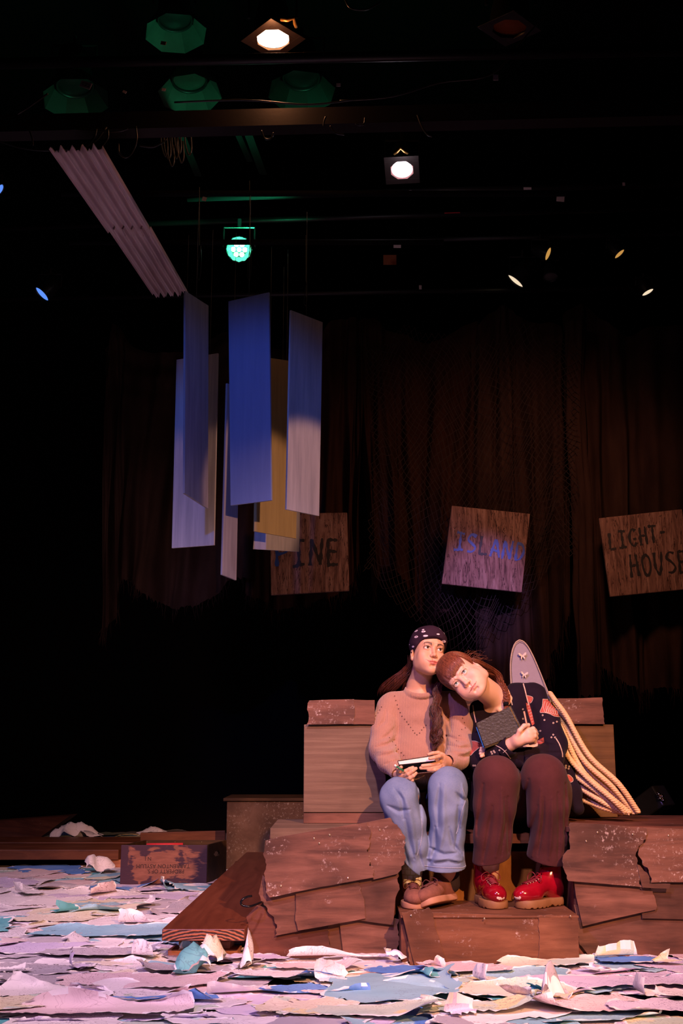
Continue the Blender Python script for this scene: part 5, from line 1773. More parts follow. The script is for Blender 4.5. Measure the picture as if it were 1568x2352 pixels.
# ---------------------------------------------------------------- shoes
def shoe(kind, T, mats, parent, seed):
    f = Field((-.075, -.29, -.005), (.075, .05, .215 if kind == 'boot' else .135), .0022)
    g = Field((-.075, -.29, -.012), (.075, .05, .06), .002)
    if kind == 'boot':
        f.ell((.003, -.195, .055), (.047, .062, .040), k=0)
        f.cap((.002, -.150, .062), (0, -.065, .105), .041, .040, .03)
        f.ell((0, -.035, .062), (.037, .050, .050), k=.03)
        f.cap((0, -.052, .09), (0, -.042, .185), .043, .047, .03)
        f.cut((0, 0, .172), (0, -.15, 1), .004)
        f.cap((0, -.046, .14), (0, -.040, .21), .037, .041, .003, True)
        f.ell((0, -.118, .112), (.010, .03, .012), (38, 0, 0), .006, True)
        f.cut((0, 0, .026), (0, 0, -1), .002)
        f.wave(.0008, 70, seed)
        sz = .034
        g.cap((.003, -.190, .016), (.001, -.155, .016), .054, .052, .03)
        g.cap((.001, -.155, .016), (0, -.035, .016), .050, .043, .03)
        g.cut((0, 0, sz), (0, 0, 1), .003)
        g.cut((0, 0, 0), (0, 0, -1), .002)
        for i in range(9):
            y = -.235 + i * .026
            for sx in (-1, 1):
                g.cap((sx * .075, y, .0), (sx * .034, y, .0), .0055, .0055, .001, True)
        g.cap((-.08, -.088, -.002), (.08, -.088, -.002), .011, .011, .002, True)
    else:
        f.ell((.002, -.192, .040), (.046, .060, .033), k=0)
        f.cap((.002, -.150, .045), (0, -.075, .070), .036, .034, .03)
        f.ell((0, -.032, .052), (.034, .046, .044), k=.03)
        f.cap((0, -.045, .07), (0, -.03, .098), .034, .036, .02)
        f.cap((0, -.03, .09), (0, -.02, .15), .027, .032, .004, True)
        f.cut((0, 0, .018), (0, 0, -1), .002)
        f.wave(.0009, 80, seed)
        sz = .027
        g.cap((.003, -.188, .012), (.001, -.155, .012), .052, .050, .03)
        g.cap((.001, -.155, .012), (0, -.035, .012), .047, .040, .03)
        g.cut((0, 0, sz), (0, 0, 1), .004)
        g.cut((0, 0, .0), (0, 0, -1), .004)
    p, q = f.mesh()
    p = smooth_mesh(p, q, 1)
    root = empty('boot' if kind == 'boot' else 'shoe', T.translation)
    root.parent = parent
    root.location = T.translation - parent.location
    bv = BVHTree.FromPolygons([tuple(v) for v in p], [tuple(k) for k in q])
    A = np.array(T.to_3x3().transposed())
    tr = np.array(T.translation)
    up = link('upper', np_mesh('upper', [(p @ A + tr, q)]), mats[0], root)
    p2, q2 = g.mesh()
    p2 = smooth_mesh(p2, q2, 1)
    link('sole', np_mesh('sole', [(p2 @ A + tr, q2)]), mats[1], root)
    lm = MB()
    def top(x, y):
        h = bv.ray_cast(Vector((x, y - .12, .3)), Vector((0, .35, -1)).normalized())
        if h[0] is None: h = bv.ray_cast(Vector((x, y, .3)), Vector((0, 0, -1)))
        return h[0]
    rows = 6 if kind == 'boot' else 5
    ys = [(-.150 + i * .017) for i in range(rows)] if kind == 'boot' else [(-.142 + i * .017) for i in range(rows)]
    pr = []
    for y in ys:
        a, m_, b = top(-.019, y), top(0, y), top(.019, y)
        if None in (a, m_, b): continue
        pr.append((a, b))
        o = Vector((0, -.004, .0035))
        lm.tube([T @ (a + o * .3), T @ (m_ + o * 1.6), T @ (b + o * .3)], .0021, 6)
    for (a, b), (c_, d) in zip(pr, pr[1:]):
        o = Vector((0, -.004, .004))
        lm.tube([T @ (a + o), T @ ((a + d) / 2 + o * 2), T @ (d + o)], .0021, 6)
        lm.tube([T @ (b + o), T @ ((b + c_) / 2 + o * 2.4), T @ (c_ + o)], .0021, 6)
    if pr:
        a, b = pr[-1]
        m_ = (a + b) / 2 + Vector((0, -.014, .008))
        for sx in (-1, 1):
            lp = [m_, m_ + Vector((.016 * sx, -.006, .014)), m_ + Vector((.040 * sx, -.006, .000)), m_ + Vector((.036 * sx, -.012, -.022)), m_ + Vector((.012 * sx, -.008, -.006)), m_]
            lm.tube([T @ k for k in crv(lp, 20)], .0019, 6)
            lp = [m_, m_ + Vector((.014 * sx, -.014, -.012)), m_ + Vector((.026 * sx, -.020, -.045)), m_ + Vector((.030 * sx, -.022, -.062))]
            lm.tube([T @ k for k in crv(lp, 12)], .0018, 6)
    lm.build('laces', mats[2], root, smooth=True)
    if kind == 'boot':
        sm_ = MB()
        rg = random.Random(seed)
        for k_ in range(6):
            h_ = bv.ray_cast(Vector((.010 + rg.uniform(-.014, .014), -.40, .044 + rg.uniform(-.003, .004))), Vector((0, 1, 0)))
            if h_[0] is None: continue
            nn_ = h_[1] if h_[1].y < 0 else -h_[1]
            sm_.lathe([(.0001, .0008), (.0050, .0004), (.0060, -.001)], Matrix.Translation(T @ h_[0]) @ (T.to_3x3() @ nn_).to_track_quat('Z', 'Y').to_matrix().to_4x4(), 9)
        if sm_.v:
            sm_.build('scuff', M['bfly'], root)
    if kind == 'boot':
        em = MB()
        for a, b in pr:
            for k in (a, b): em.lathe([(.0001, .003), (.0022, .0028), (.0036, .0010), (.0036, 0)], Matrix.Translation(T @ (k + Vector((0, -.002, .002)))) @ (T.to_3x3() @ Vector((0, -.5, .8))).to_track_quat('Z', 'Y').to_matrix().to_4x4(), 10)
        em.build('eyelets', M['steel'], root, smooth=True)
    return root


def Tm(loc, yaw=0, roll=0, pitch=0):
    return Matrix.Translation(loc) @ Euler((0, 0, R_(yaw))).to_matrix().to_4x4() @ Matrix.Rotation(R_(roll), 4, 'Y') @ Matrix.Rotation(R_(pitch), 4, 'X')


def fingers(f, chains, r0=.0086, r1=.0072, k=.003):
    for ch in chains:
        n = len(ch)
        for i in range(n - 1):
            ra = r0 + (r1 - r0) * i / (n - 1)
            rb = r0 + (r1 - r0) * (i + 1) / (n - 1)
            f.cap(ch[i], ch[i + 1], ra, rb, k)


def piece(lo_hi_pts, pad, h, build, sm=1):
    lo, hi = bbox(lo_hi_pts, pad)
    f = Field(lo, hi, h)
    build(f)
    p, q = f.mesh()
    return smooth_mesh(p, q, sm), q


def hit(bv, px, py, off=.001):
    d = ray(px, py).normalized()
    h = bv.ray_cast(Vector((0, 0, CAMH)), d)
    if h[0] is None: return None
    n_ = h[1] if h[1].dot(d) < 0 else -h[1]
    return h[0] + n_ * off


def stitched(mb, bv, pts, r, off=.0005, n=30):
    c = crv([(x, y, 0) for x, y in pts], n)
    out = [hit(bv, q.x, q.y, off) for q in c]
    out = [o for o in out if o is not None]
    if len(out) > 2: mb.tube(out, r, 5)


def bvh_of(p, q):
    return BVHTree.FromPolygons([tuple(v) for v in p], [tuple(k) for k in q])


# ================================================================== WOMAN IN THE PINK SWEATER
w1 = empty('person', P(965, 1866, 5.38), 'person in pink knit sweater, blue jeans and patterned headscarf, sitting upright with a notebook', 'person')
T1 = Matrix.Rotation(R_(9), 4, 'Y') @ Matrix.Rotation(R_(14), 4, 'Z') @ Matrix.Rotation(R_(-8), 4, 'X')
S1 = .99
c1 = P(996.5, 1489.5, 5.165) + T1.to_3x3() @ Vector((0, .0875 * S1, 0))
T1 = Matrix.Translation(c1) @ T1
def neck1(f):
    f.cap(T1 @ Vector((0, .030, -.05)), P(962, 1578, 5.335), .050, .052, .02)
    f.cap(P(962, 1578, 5.335), P(964, 1600, 5.345), .052, .075, .03)
    f.cap(P(962, 1596, 5.30), P(915, 1600, 5.33), .018, .02, .03)
    f.cap(P(968, 1596, 5.30), P(1015, 1600, 5.33), .018, .02, .03)
hf = head_field(T1, S1, neck1, 1.08, 1.0, 1.15, .0050, 1.32, 1.0, 1.02, lo=[c1.x - .14, c1.y - .14, c1.z - .26], hi=[c1.x + .14, c1.y + .16, c1.z + .13])
p_, q_ = hf.mesh()
p_ = smooth_mesh(p_, q_, 1, .4)
parts1 = [(p_, q_)]
HR = [  # her right hand under the notebook, left in the picture
    [P(921, 1777, 4.99), P(931, 1771, 4.965), P(940, 1766, 4.96), P(948, 1763, 4.965)],
    [P(925, 1784, 4.985), P(937, 1778, 4.955), P(947, 1771, 4.95), P(955, 1765, 4.96)],
    [P(930, 1789, 4.985), P(941, 1787, 4.955), P(949, 1782, 4.95), P(955, 1776, 4.96)],
    [P(930, 1792, 4.995), P(940, 1794, 4.97), P(947, 1792, 4.96)],
    [P(914, 1775, 5.00), P(914, 1768, 4.97), P(921, 1762, 4.955)],
]
def hr(f):
    fingers(f, HR)
    f.cap(P(911, 1777, 5.04), P(923, 1783, 4.995), .020, .019, .008)
    f.cap(P(911, 1777, 5.04), P(926, 1788, 4.995), .018, .014, .01)
    f.cap(P(904, 1768, 5.10), P(912, 1777, 5.03), .024, .021, .01)
parts1.append(piece([x for c in HR for x in c] + [P(904, 1768, 5.10)], .035, .0016, hr))
HL = [  # her left hand
    [P(1016, 1738, 5.00), P(1008, 1737, 4.965), P(997, 1740, 4.948), P(987, 1742, 4.945)],
    [P(1018, 1734, 5.04), P(1006, 1729, 5.03), P(994, 1730, 5.02), P(984, 1733, 5.02)],
    [P(1018, 1747, 5.02), P(1006, 1754, 4.985), P(988, 1757, 4.965), P(970, 1759, 4.960)],
    [P(1019, 1751, 5.03), P(1009, 1760, 4.99), P(990, 1764, 4.97), P(966, 1764, 4.965)],
    [P(1021, 1755, 5.03), P(1011, 1766, 4.995), P(998, 1768, 4.975), P(983, 1768, 4.97)],
]
def hl(f):
    fingers(f, HL, .0090, .0076)
    f.cap(P(1028, 1748, 5.05), P(1016, 1742, 5.01), .022, .018, .010)
    f.cap(P(1028, 1750, 5.05), P(1017, 1750, 5.02), .021, .018, .010)
    f.cap(P(1034, 1750, 5.10), P(1026, 1748, 5.05), .024, .022, .01)
parts1.append(piece([x for c in HL for x in c] + [P(1034, 1750, 5.10)], .035, .0016, hl))
def under1(f):
    f.chain([P(962, 1592, 5.35), P(965, 1660, 5.36), P(968, 1760, 5.38), P(968, 1850, 5.40)], [.06, .10, .09, .11], .05)
    f.cap(P(905, 1612, 5.35), P(1035, 1612, 5.35), .035, .035, .04)
    f.chain([P(895, 1618, 5.34), P(880, 1720, 5.24), P(906, 1770, 5.09)], [.036, .032, .024], .02)
    f.chain([P(1042, 1618, 5.34), P(1055, 1720, 5.24), P(1033, 1750, 5.09)], [.036, .032, .024], .02)
    f.chain([P(925, 1850, 5.38), P(928, 1828, 5.0), P(945, 1920, 5.06), P(950, 2040, 5.14)], [.07, .055, .045, .034], .03)
    f.chain([P(1012, 1850, 5.38), P(1028, 1808, 5.0), P(1028, 1900, 5.06), P(1030, 2030, 5.12)], [.07, .055, .045, .034], .03)
parts1.append(piece([P(850, 1560, 5.2), P(1090, 2060, 5.3), P(960, 1700, 4.9), P(960, 1700, 5.5)], .06, .008, under1))
fn1 = skin_col(T1, S1, (.60, .34, .215), (.64, .26, .17), (.48, .10, .085), (.030, .013, .009), True, .0050, 1.32)
link('body', np_mesh('body', parts1, fn1), M['skin'], w1)
M['lash'] = plain('lash_dark', (.012, .008, .008), .6, bump=0)
for sx in (-1, 1):
    eye(T1, S1, sx, (.12, -1, .16), (.055, .022, .010), w1)
    lashes(T1, S1, sx, M['lash'], w1)

# headscarf
t = NT('bandana_print')
v = t.coord((20, 20, 52), rot=(0, .35, 0))
vo = t.n('ShaderNodeTexVoronoi', Vector=v, Scale=1.0, Randomness=.75).outputs['Distance']
ring = t.thr(t.math('ABSOLUTE', t.math('SUBTRACT', vo, .20)), .075, .045)
dot = t.thr(vo, .085, .05)
t.base(t.mix(t.math('MAXIMUM', ring, dot), (.028, .012, .024), (.72, .62, .66)), .85, 0, .15)
t.bump(t.noise(t.coord((9, 9, 22), rot=(0, .5, 0)), 1.6, 3), .7, .010)
M['bandana'] = t.m
f = Field([c1[i] - .15 for i in range(3)], [c1[i] + .17 for i in range(3)], .002)
f.frame(T1)
f.ell((0, .012, .038), (.0850, .108, .0860), k=0)
f.ell((0, -.046, .058), (.062, .049, .048), k=.02)
f.ell((-.01, .090, -.020), (.030, .022, .024), k=.02)
f.cut((0, -.090, .048), (0, -.58, -.81), .002)
f.cut((0, 0, -.040), (0, .15, -1), .003)
f.wave(.0016, 55, 4, stretch=(.4, 1, 1.6))
f.ell((0, .014, .032), (.073, .093, .081), k=0, sub=True)
f.frame(None)
p, q = f.mesh()
link('headscarf', np_mesh('headscarf', [(smooth_mesh(p, q, 2), q)]), M['bandana'], w1)

M['hair1'] = hair_mat('dark_brown_hair', (.014, .005, .004), (.11, .028, .017))
hm = MB()
L1 = T1 @ Vector((-.055, .055, -.030))
lock(hm, [T1 @ Vector((-.062, .010, -.012)), P(945, 1525, 5.29), P(938, 1540, 5.31), P(916, 1556, 5.33), P(893, 1584, 5.36), P(880, 1600, 5.40)], [.014, .018, .030, .036, .040, .03], 420, .0010, .007, 44, 1, flat=(1, .6, 1))
lock(hm, [T1 @ Vector((-.045, .06, -.02)), P(948, 1545, 5.33), P(938, 1575, 5.35), P(925, 1600, 5.39)], [.03, .028, .026, .02], 150, .0013, .003, 34, 2, flat=(1, .6, 1))
for i_, (ox, am, fq) in enumerate(((-.016, .008, 58), (.0, .007, 50), (.014, .009, 64), (.006, .011, 74), (-.006, .010, 68))):
    o_ = Vector((ox * .75, -.004 * i_, 0))
    lock(hm, [T1 @ Vector((.050, .055, -.015)), P(1014, 1550, 5.265) + o_ * .3, P(1003, 1590, 5.222) + o_ * .6, P(1000, 1640, 5.172) + o_, P(1003, 1690, 5.152) + o_ * 1.2, P(993 + i_ * 2, 1742 - i_ * 8, 5.125) + o_ * .6], [.020, .017, .010, .012, .013, .006], 110, .0010, am, fq, 3 + i_, flat=(1, .5, 1), seg=56)
lock(hm, [T1 @ Vector((.02, .08, -.01)), P(1008, 1550, 5.30), P(1002, 1580, 5.27), P(1005, 1610, 5.24)], [.03, .03, .024, .02], 120, .0013, .003, 30, 5, flat=(1, .5, 1))
hm.build('hair', M['hair1'], w1, smooth=True)

# sweater
EYL = [(906, 1599), (909, 1609), (912, 1619), (915, 1628), (919, 1637), (923, 1645), (929, 1652), (934, 1658), (938, 1664), (943, 1671), (948, 1678), (952, 1684), (957, 1688), (963, 1684), (968, 1677), (973, 1671), (978, 1666), (863, 1644), (868, 1638), (872, 1631), (876, 1624), (861, 1652), (894, 1695), (901, 1704), (908, 1712), (914, 1721), (921, 1729), (927, 1735), (1062, 1650), (1066, 1660), (1060, 1676), (1054, 1690), (1048, 1702), (1068, 1672)]
SW = {}
def sweater(f):
    f.ell(P(964, 1662, 5.34), (.132, .104, .150), k=0)
    f.cap(P(902, 1613, 5.335), P(1038, 1613, 5.335), .050, .050, .05)
    f.ell(P(966, 1740, 5.29), (.150, .118, .125), k=.05)
    f.ell(P(968, 1782, 5.22), (.125, .120, .035), k=.03)
    f.chain([P(892, 1622, 5.33), P(880, 1668, 5.29), P(878, 1722, 5.22), P(893, 1750, 5.13), P(909, 1773, 5.045)], [.054, .056, .057, .050, .032], .022)
    f.chain([P(1047, 1624, 5.33), P(1056, 1670, 5.29), P(1056, 1722, 5.20), P(1048, 1742, 5.12), P(1033, 1749, 5.055)], [.054, .057, .058, .050, .033], .022)
    f.wave(.0028, 26, 11, 8)
    f.wave(.0022, 60, 12, 8, (.4, .6, 1.6))
    for pts in ([(910, 1660), (903, 1700), (908, 1745)], [(905, 1672), (890, 1690), (872, 1698)], [(906, 1700), (886, 1712), (862, 1716)], [(910, 1726), (890, 1734), (868, 1736)], [(914, 1745), (896, 1752), (880, 1754)], [(1026, 1650), (1022, 1690), (1026, 1735)], [(1028, 1690), (1046, 1700), (1064, 1700)], [(1028, 1712), (1050, 1720), (1076, 1716)], [(1040, 1736), (1058, 1738), (1078, 1730)], [(1042, 1620), (1034, 1650), (1036, 1680)], [(888, 1630), (884, 1655), (866, 1672)], [(930, 1760), (965, 1768), (1000, 1760)], [(920, 1775), (960, 1785), (1000, 1778)]):
        f.crease(pts, 5.22, .010, .004 if pts[0] in ((910, 1660), (1026, 1650)) else .009)
    for pts in ([(908, 1686), (888, 1702), (864, 1706)], [(912, 1714), (890, 1724), (864, 1726)], [(1030, 1702), (1050, 1711), (1074, 1708)], [(1032, 1724), (1056, 1729), (1080, 1722)]):
        f.crease(pts, 5.22, .008, -.005)
    nk = P(964, 1592, 5.315)
    f.cap(nk + Vector((0, .006, .035)), T1 @ Vector((0, .02, -.06)), .060, .060, .004, True)
    # neckband
    R3 = Matrix.Rotation(R_(24), 3, 'X')
    ring = [nk + Vector((.001, .004, .006)) + R3 @ Vector((.062 * math.cos(a), .064 * math.sin(a), .004)) for a in [i * math.pi / 10 for i in range(21)]]
    f.chain(ring, [.0115] * 21, .008)
    # cuffs: ribbed rings and open ends
    f.cap(P(909, 1773, 5.045), P(913, 1778, 5.02), .030, .028, .006)
    f.cap(P(1033, 1749, 5.055), P(1027, 1748, 5.03), .031, .029, .006)
    f.cap(P(911, 1776, 5.035), P(918, 1784, 4.98), .025, .027, .002, True)
    f.cap(P(1030, 1748, 5.04), P(1018, 1747, 4.98), .025, .028, .002, True)
p, q = piece([P(850, 1575, 5.35), P(1088, 1810, 5.35), P(960, 1700, 4.98), P(960, 1700, 5.46)], .04, .0032, sweater, 2)
def sweat_col(pp_):
    col = np.tile(np.array((.345, .185, .125)), (len(pp_), 1)) * (1 + .14 * vnoise(pp_, 45, 8) + .10 * vnoise(pp_, 140, 9))[:, None]
    col[:, 2] *= 1.12
    for (x, y) in EYL:
        e = P(x, y, 5.235)
        d = np.hypot(pp_[:, 0] - e.x, pp_[:, 2] - e.z)
        w = np.clip(1.6 - d / .0036, 0, 1) * (pp_[:, 1] < 5.33)
        col = col * (1 - .4 * w[:, None])
    return col
t = NT('pink_knit')
at = t.n('ShaderNodeAttribute', _attribute_name='Col').outputs['Color']
v = t.coord((1, 1, 1))
rib = t.n('ShaderNodeTexWave', Vector=v, Scale=44.0, Distortion=1.0, Detail=2.0, Detail_Scale=2.0, _bands_direction='X').outputs['Fac']
st_ = t.n('ShaderNodeTexWave', Vector=v, Scale=105.0, Distortion=5.0, Detail=2.0, _bands_direction='Z').outputs['Fac']
fz = t.noise(v, 420, 2, .7)
hh = t.math('ADD', t.math('ADD', t.math('MULTIPLY', rib, .7), t.math('MULTIPLY', st_, .22)), t.math('MULTIPLY', fz, .8))
t.base(t.mix(t.math('MULTIPLY', hh, .5), at, (.46, .26, .18)), .95, 0, .05)
t.b.inputs['Sheen Weight'].default_value = .35
t.bump(hh, .8, .0025)
M['knit'] = t.m
so = link('sweater', np_mesh('sweater', [(p, q)], sweat_col), M['knit'], w1)
bvs = bvh_of(p, q)
em = MB()
for (x, y) in EYL:
    e = hit(bvs, x, y, .0006)
    if e is None: continue
    em.add([e + Vector((.0022 * math.cos(a), -.0006, .0026 * math.sin(a))) for a in [i * .785 for i in range(8)]], [tuple(range(8))])
em.build('eyelet_holes', plain('dark_knit_hole', (.05, .018, .012), .95, bump=0), so)

# jeans
t = NT('denim')
v = t.coord((1, 1, 1))
tw = t.n('ShaderNodeTexWave', Vector=t.coord((1, 1, 1), rot=(0, R_(35), 0)), Scale=130.0, Distortion=2.0, Detail=2.0, _bands_direction='X').outputs['Fac']
col = t.ramp(t.noise(v, 7, 4), [(.35, (.060, .115, .25)), (.65, (.17, .245, .40))])
col = t.mix(t.math('MULTIPLY', t.noise(v, 260, 3, .7), .55), col, (.36, .43, .55))
t.base(t.mix(t.math('MULTIPLY', tw, .25), col, (.08, .12, .24)), .85, 0, .15)
t.bump(t.math('ADD', tw, t.noise(v, 300, 2)), .35, .0012)
M['denim'] = t.m
def jeans(f):
    f.chain([P(925, 1852, 5.40), P(922, 1828, 5.00)], [.085, .080], .03)
    f.chain([P(1012, 1850, 5.40), P(1031, 1807, 5.00)], [.085, .083], .012)
    f.cap(P(925, 1850, 5.42), P(1010, 1850, 5.42), .09, .09, .012)
    f.chain([P(918, 1832, 4.985), P(933, 1885, 5.01), P(944, 1940, 5.03), P(953, 1985, 5.06), P(961, 2030, 5.11)], [.086, .084, .068, .062, .056], .02)
    f.cap(P(885, 1845, 5.03), P(905, 1870, 5.05), .020, .015, .03)
    f.chain([P(1027, 1808, 4.985), P(1028, 1860, 5.00), P(1027, 1920, 5.03), P(1024, 1965, 5.04), P(1021, 2005, 5.06)], [.084, .082, .076, .080, .092], .010)
    f.cap(P(1066, 1840, 5.03), P(1062, 1880, 5.05), .016, .014, .03)
    f.wave(.0050, 30, 21, 6, (1.5, 1, .5))
    f.wave(.0026, 62, 22, 7, (1.2, 1, .8))
    for pts in ([(957, 1800), (963, 1850), (968, 1890)], [(905, 1812), (922, 1835), (926, 1880)], [(890, 1850), (915, 1862), (940, 1858)], [(900, 1890), (925, 1940), (940, 1990)], [(930, 1880), (938, 1930), (952, 1975)], [(960, 1930), (962, 1965), (975, 2000)], [(1008, 1800), (1004, 1850), (1006, 1900)], [(1000, 1900), (1002, 1950), (990, 1985)], [(1050, 1850), (1052, 1900), (1046, 1950)], [(1030, 1900), (1040, 1940), (1062, 1965)], [(990, 1950), (1020, 1965), (1050, 1960)], [(1000, 1985), (1030, 1978), (1055, 1985)], [(1045, 1820), (1058, 1835), (1074, 1838)]):
        f.crease(pts, 4.95, .010, .013)
    for pts in ([(916, 1810), (936, 1850), (946, 1900), (955, 1960)], [(1018, 1800), (1016, 1850), (1018, 1900), (1010, 1960)], [(1060, 1800), (1064, 1850), (1058, 1900)], [(984, 1975), (1020, 1975), (1062, 1978)]):
        f.crease(pts, 4.95, .012, -.010)
    # slanted hems, hollow below
    f.cut(P(948, 2001, 5.0), (-.66, .25, -.74), .003, ((P(890, 1990, 5.0).x, 4.7, .15), (P(985, 1990, 5.0).x, 5.4, .42)))
    f.cut(P(1024, 2001, 5.0), (.05, .20, -1), .003, ((P(968, 1990, 4.95).x, 4.7, .15), (P(1090, 1990, 4.9).x, 5.4, .45)))
    f.cap(P(952, 1990, 5.065), P(966, 2070, 5.12), .050, .050, .003, True)
    f.cap(P(1023, 1985, 5.06), P(1021, 2040, 5.07), .062, .072, .003, True)
    f.frame(None)
p, q = piece([P(872, 1760, 5.0), P(1082, 2050, 5.0), P(960, 1850, 4.86), P(960, 1850, 5.5)], .03, .0034, jeans, 2)
bv = bvh_of(p, q)
jn = link('jeans', np_mesh('jeans', [(p, q)]), M['denim'], w1)
sm = MB()
stitched(sm, bv, [(1061, 1810), (1068, 1835), (1060, 1865), (1052, 1900), (1047, 1915)], .0016)
stitched(sm, bv, [(967, 1880), (969, 1910), (965, 1940), (957, 1965)], .0016)
stitched(sm, bv, [(974, 1988), (1000, 1992), (1030, 1993), (1060, 1993), (1070, 1988)], .0016)
stitched(sm, bv, [(1071, 1998), (1066, 1975), (1063, 1955)], .0014)
sm.build('seams', plain('pale_denim_seam', (.30, .34, .44), .9, scale=200, var=.5), jn)
# waistband shadow between thighs: a dark tube drawn in its place
MB().tube([P(950, 1812, 5.24), P(968, 1818, 5.22), P(986, 1812, 5.24)], .006, 8).build('waist_shadow', plain('waist_shadow_tint', (.10, .03, .02), .5), jn)

# sneakers and sock
M['suede'] = plain('brown_suede', (.20, .075, .048), .85, scale=70, var=.35, bump=.3)
M['gum'] = plain('gum_sole', (.40, .20, .115), .6, var=.1)
M['lace_b'] = plain('brown_lace', (.10, .028, .022), .8, bump=0)
A1 = PZ(948, 2090, .1945)
shoe('sneaker', Tm((A1.x + .003, A1.y + .243, .1955), 2), [M['suede'], M['gum'], M['lace_b']], w1, 1)
shoe('sneaker', Tm((P(1042, 2050, 5.12).x, 5.125, .205), -38, -20), [M['suede'], M['gum'], M['lace_b']], w1, 2)
t = NT('plaid_sock')
v = t.coord((1, 1, 1))
b1 = t.n('ShaderNodeTexBrick', Vector=t.coord((1, 1, 1), rot=(R_(90), 0, 0)), Scale=22.0, Mortar_Size=.05, Brick_Width=.5, Row_Height=.5, Color1=(.80, .78, .72, 1), Color2=(.70, .66, .42, 1), Mortar=(.55, .50, .25, 1)).outputs['Color']
t.base(b1, .9, 0, .1)
def sock(f):
    f.cap(P(946, 2042, 5.11), P(946, 1995, 5.11), .038, .046, .01)
p, q = piece([P(948, 2040, 5.12), P(946, 2000, 5.13)], .055, .003, sock)
link('sock', np_mesh('sock', [(p, q)]), t.m, w1)

M['dsock'] = plain('dark_sock', (.020, .010, .012), .9, bump=0)
p, q = piece([P(1034, 2030, 5.12), P(1030, 1985, 5.12)], .055, .003, lambda f: f.cap(P(1036, 2030, 5.12), P(1031, 1980, 5.12), .038, .040, .01))
link('sock', np_mesh('sock', [(p, q)]), M['dsock'], w1)

# notebook in her hands
nb = empty('notebook', P(955, 1752, 5.0), 'open-edged dark notebook held by the person in the pink sweater', 'notebook')
a, b, c_, d = P(914, 1748.5, 4.975), P(993.5, 1736, 4.985), P(999, 1747, 4.975), P(917, 1756, 4.965)
off = Vector((.012, .105, -.042))
MB().hexa([a, b, c_, d], [k + off for k in (a, b, c_, d)]).build('pages', plain('notebook_pages', (.78, .70, .64), .8, scale=300, var=.1), nb)
cov = plain('notebook_cover', (.020, .016, .022), .45, bump=.1)
upv = Vector((0, -.001, .0028))
ex = Vector((-.003, -.003, 0)); ex2 = Vector((.003, -.003, 0))
MB().hexa([a + upv + ex, b + upv + ex2, b + ex2, a + ex], [k + off * 1.03 for k in (a + upv, b + upv, b, a)]).build('cover', cov, nb, bevel=.0008)
MB().hexa([d + ex, c_ + ex2, c_ - upv + ex2, d - upv + ex], [k + off * 1.03 for k in (d, c_, c_ - upv, d - upv)]).build('cover', cov, nb, bevel=.0008)
pn = empty('pen', P(912, 1762, 4.95), 'green pen with a white end in the hand under the notebook', 'pen')
a, b = P(905.5, 1757, 4.945), P(927, 1771, 4.945)
MB().tube([a.lerp(b, .2), b], .0042, 10).build('barrel', plain('green_pen', (.02, .16, .06), .3, bump=0), pn, smooth=True)
MB().tube([a, a.lerp(b, .05), a.lerp(b, .22)], [.0038, .0048, .0046], 10).build('cap', plain('white_pen_end', (.8, .78, .74), .3, bump=0), pn, smooth=True)

# ================================================================== LEANING WOMAN IN THE PRINTED TUNIC
w2 = empty('person', P(1240, 1880, 5.4), 'person in dark printed tunic, maroon trousers and red boots, leaning on the other person\'s shoulder', 'person')
T2 = Matrix.Rotation(R_(-57), 4, 'Y') @ Matrix.Rotation(R_(-17), 4, 'Z') @ Matrix.Rotation(R_(-6), 4, 'X')
S2 = 1.03
c2 = P(1056.5, 1558, 5.06) + T2.to_3x3() @ Vector((0, .0875 * S2, 0))
T2 = Matrix.Translation(c2) @ T2
def neck2(f):
    f.cap(T2 @ Vector((.0, .030, -.06)), P(1150, 1612, 5.31), .054, .058, .02)
    f.cap(P(1148, 1612, 5.31), P(1155, 1660, 5.335), .060, .085, .05)
    f.cap(P(1154, 1602, 5.32), P(1195, 1614, 5.375), .036, .014, .03)
    f.cap(P(1140, 1630, 5.29), P(1105, 1650, 5.32), .030, .030, .03)
    f.cap(P(1148, 1632, 5.235), P(1175, 1605, 5.26), .008, .007, .02)
hf = head_field(T2, S2, neck2, 1.38, 1.1, 1.45, .0008, 1.15, .62, 1.35, lo=[c2.x - .17, c2.y - .17, c2.z - .27], hi=[c2.x + .33, c2.y + .30, c2.z + .18])
p_, q_ = hf.mesh()
p_ = smooth_mesh(p_, q_, 1, .4)
parts2 = [(p_, q_)]
H2 = [
    [P(1212, 1679, 4.99), P(1224, 1674, 4.998), P(1228, 1678, 5.02), P(1218, 1682, 5.045)],
    [P(1214, 1685, 4.985), P(1227, 1682, 4.995), P(1231, 1686, 5.02), P(1221, 1690, 5.045)],
    [P(1214, 1692, 4.985), P(1227, 1690, 4.995), P(1231, 1695, 5.02), P(1221, 1699, 5.045)],
    [P(1211, 1699, 4.99), P(1223, 1699, 5.0), P(1227, 1704, 5.02), P(1217, 1707, 5.045)],
    [P(1186, 1695, 4.99), P(1193, 1678, 4.975), P(1203, 1667, 4.975), P(1213, 1665, 4.985)],
]
def h2(f):
    fingers(f, H2, .0105, .0085, .005)
    f.cap(P(1188, 1699, 5.005), P(1213, 1683, 4.995), .0225, .0205, .012)
    f.cap(P(1188, 1701, 5.005), P(1214, 1695, 4.995), .0225, .0215, .012)
    f.cap(P(1160, 1717, 5.055), P(1190, 1700, 5.01), .030, .0255, .014)
parts2.append(piece([x for c in H2 for x in c] + [P(1164, 1715, 5.05)], .035, .0018, h2))
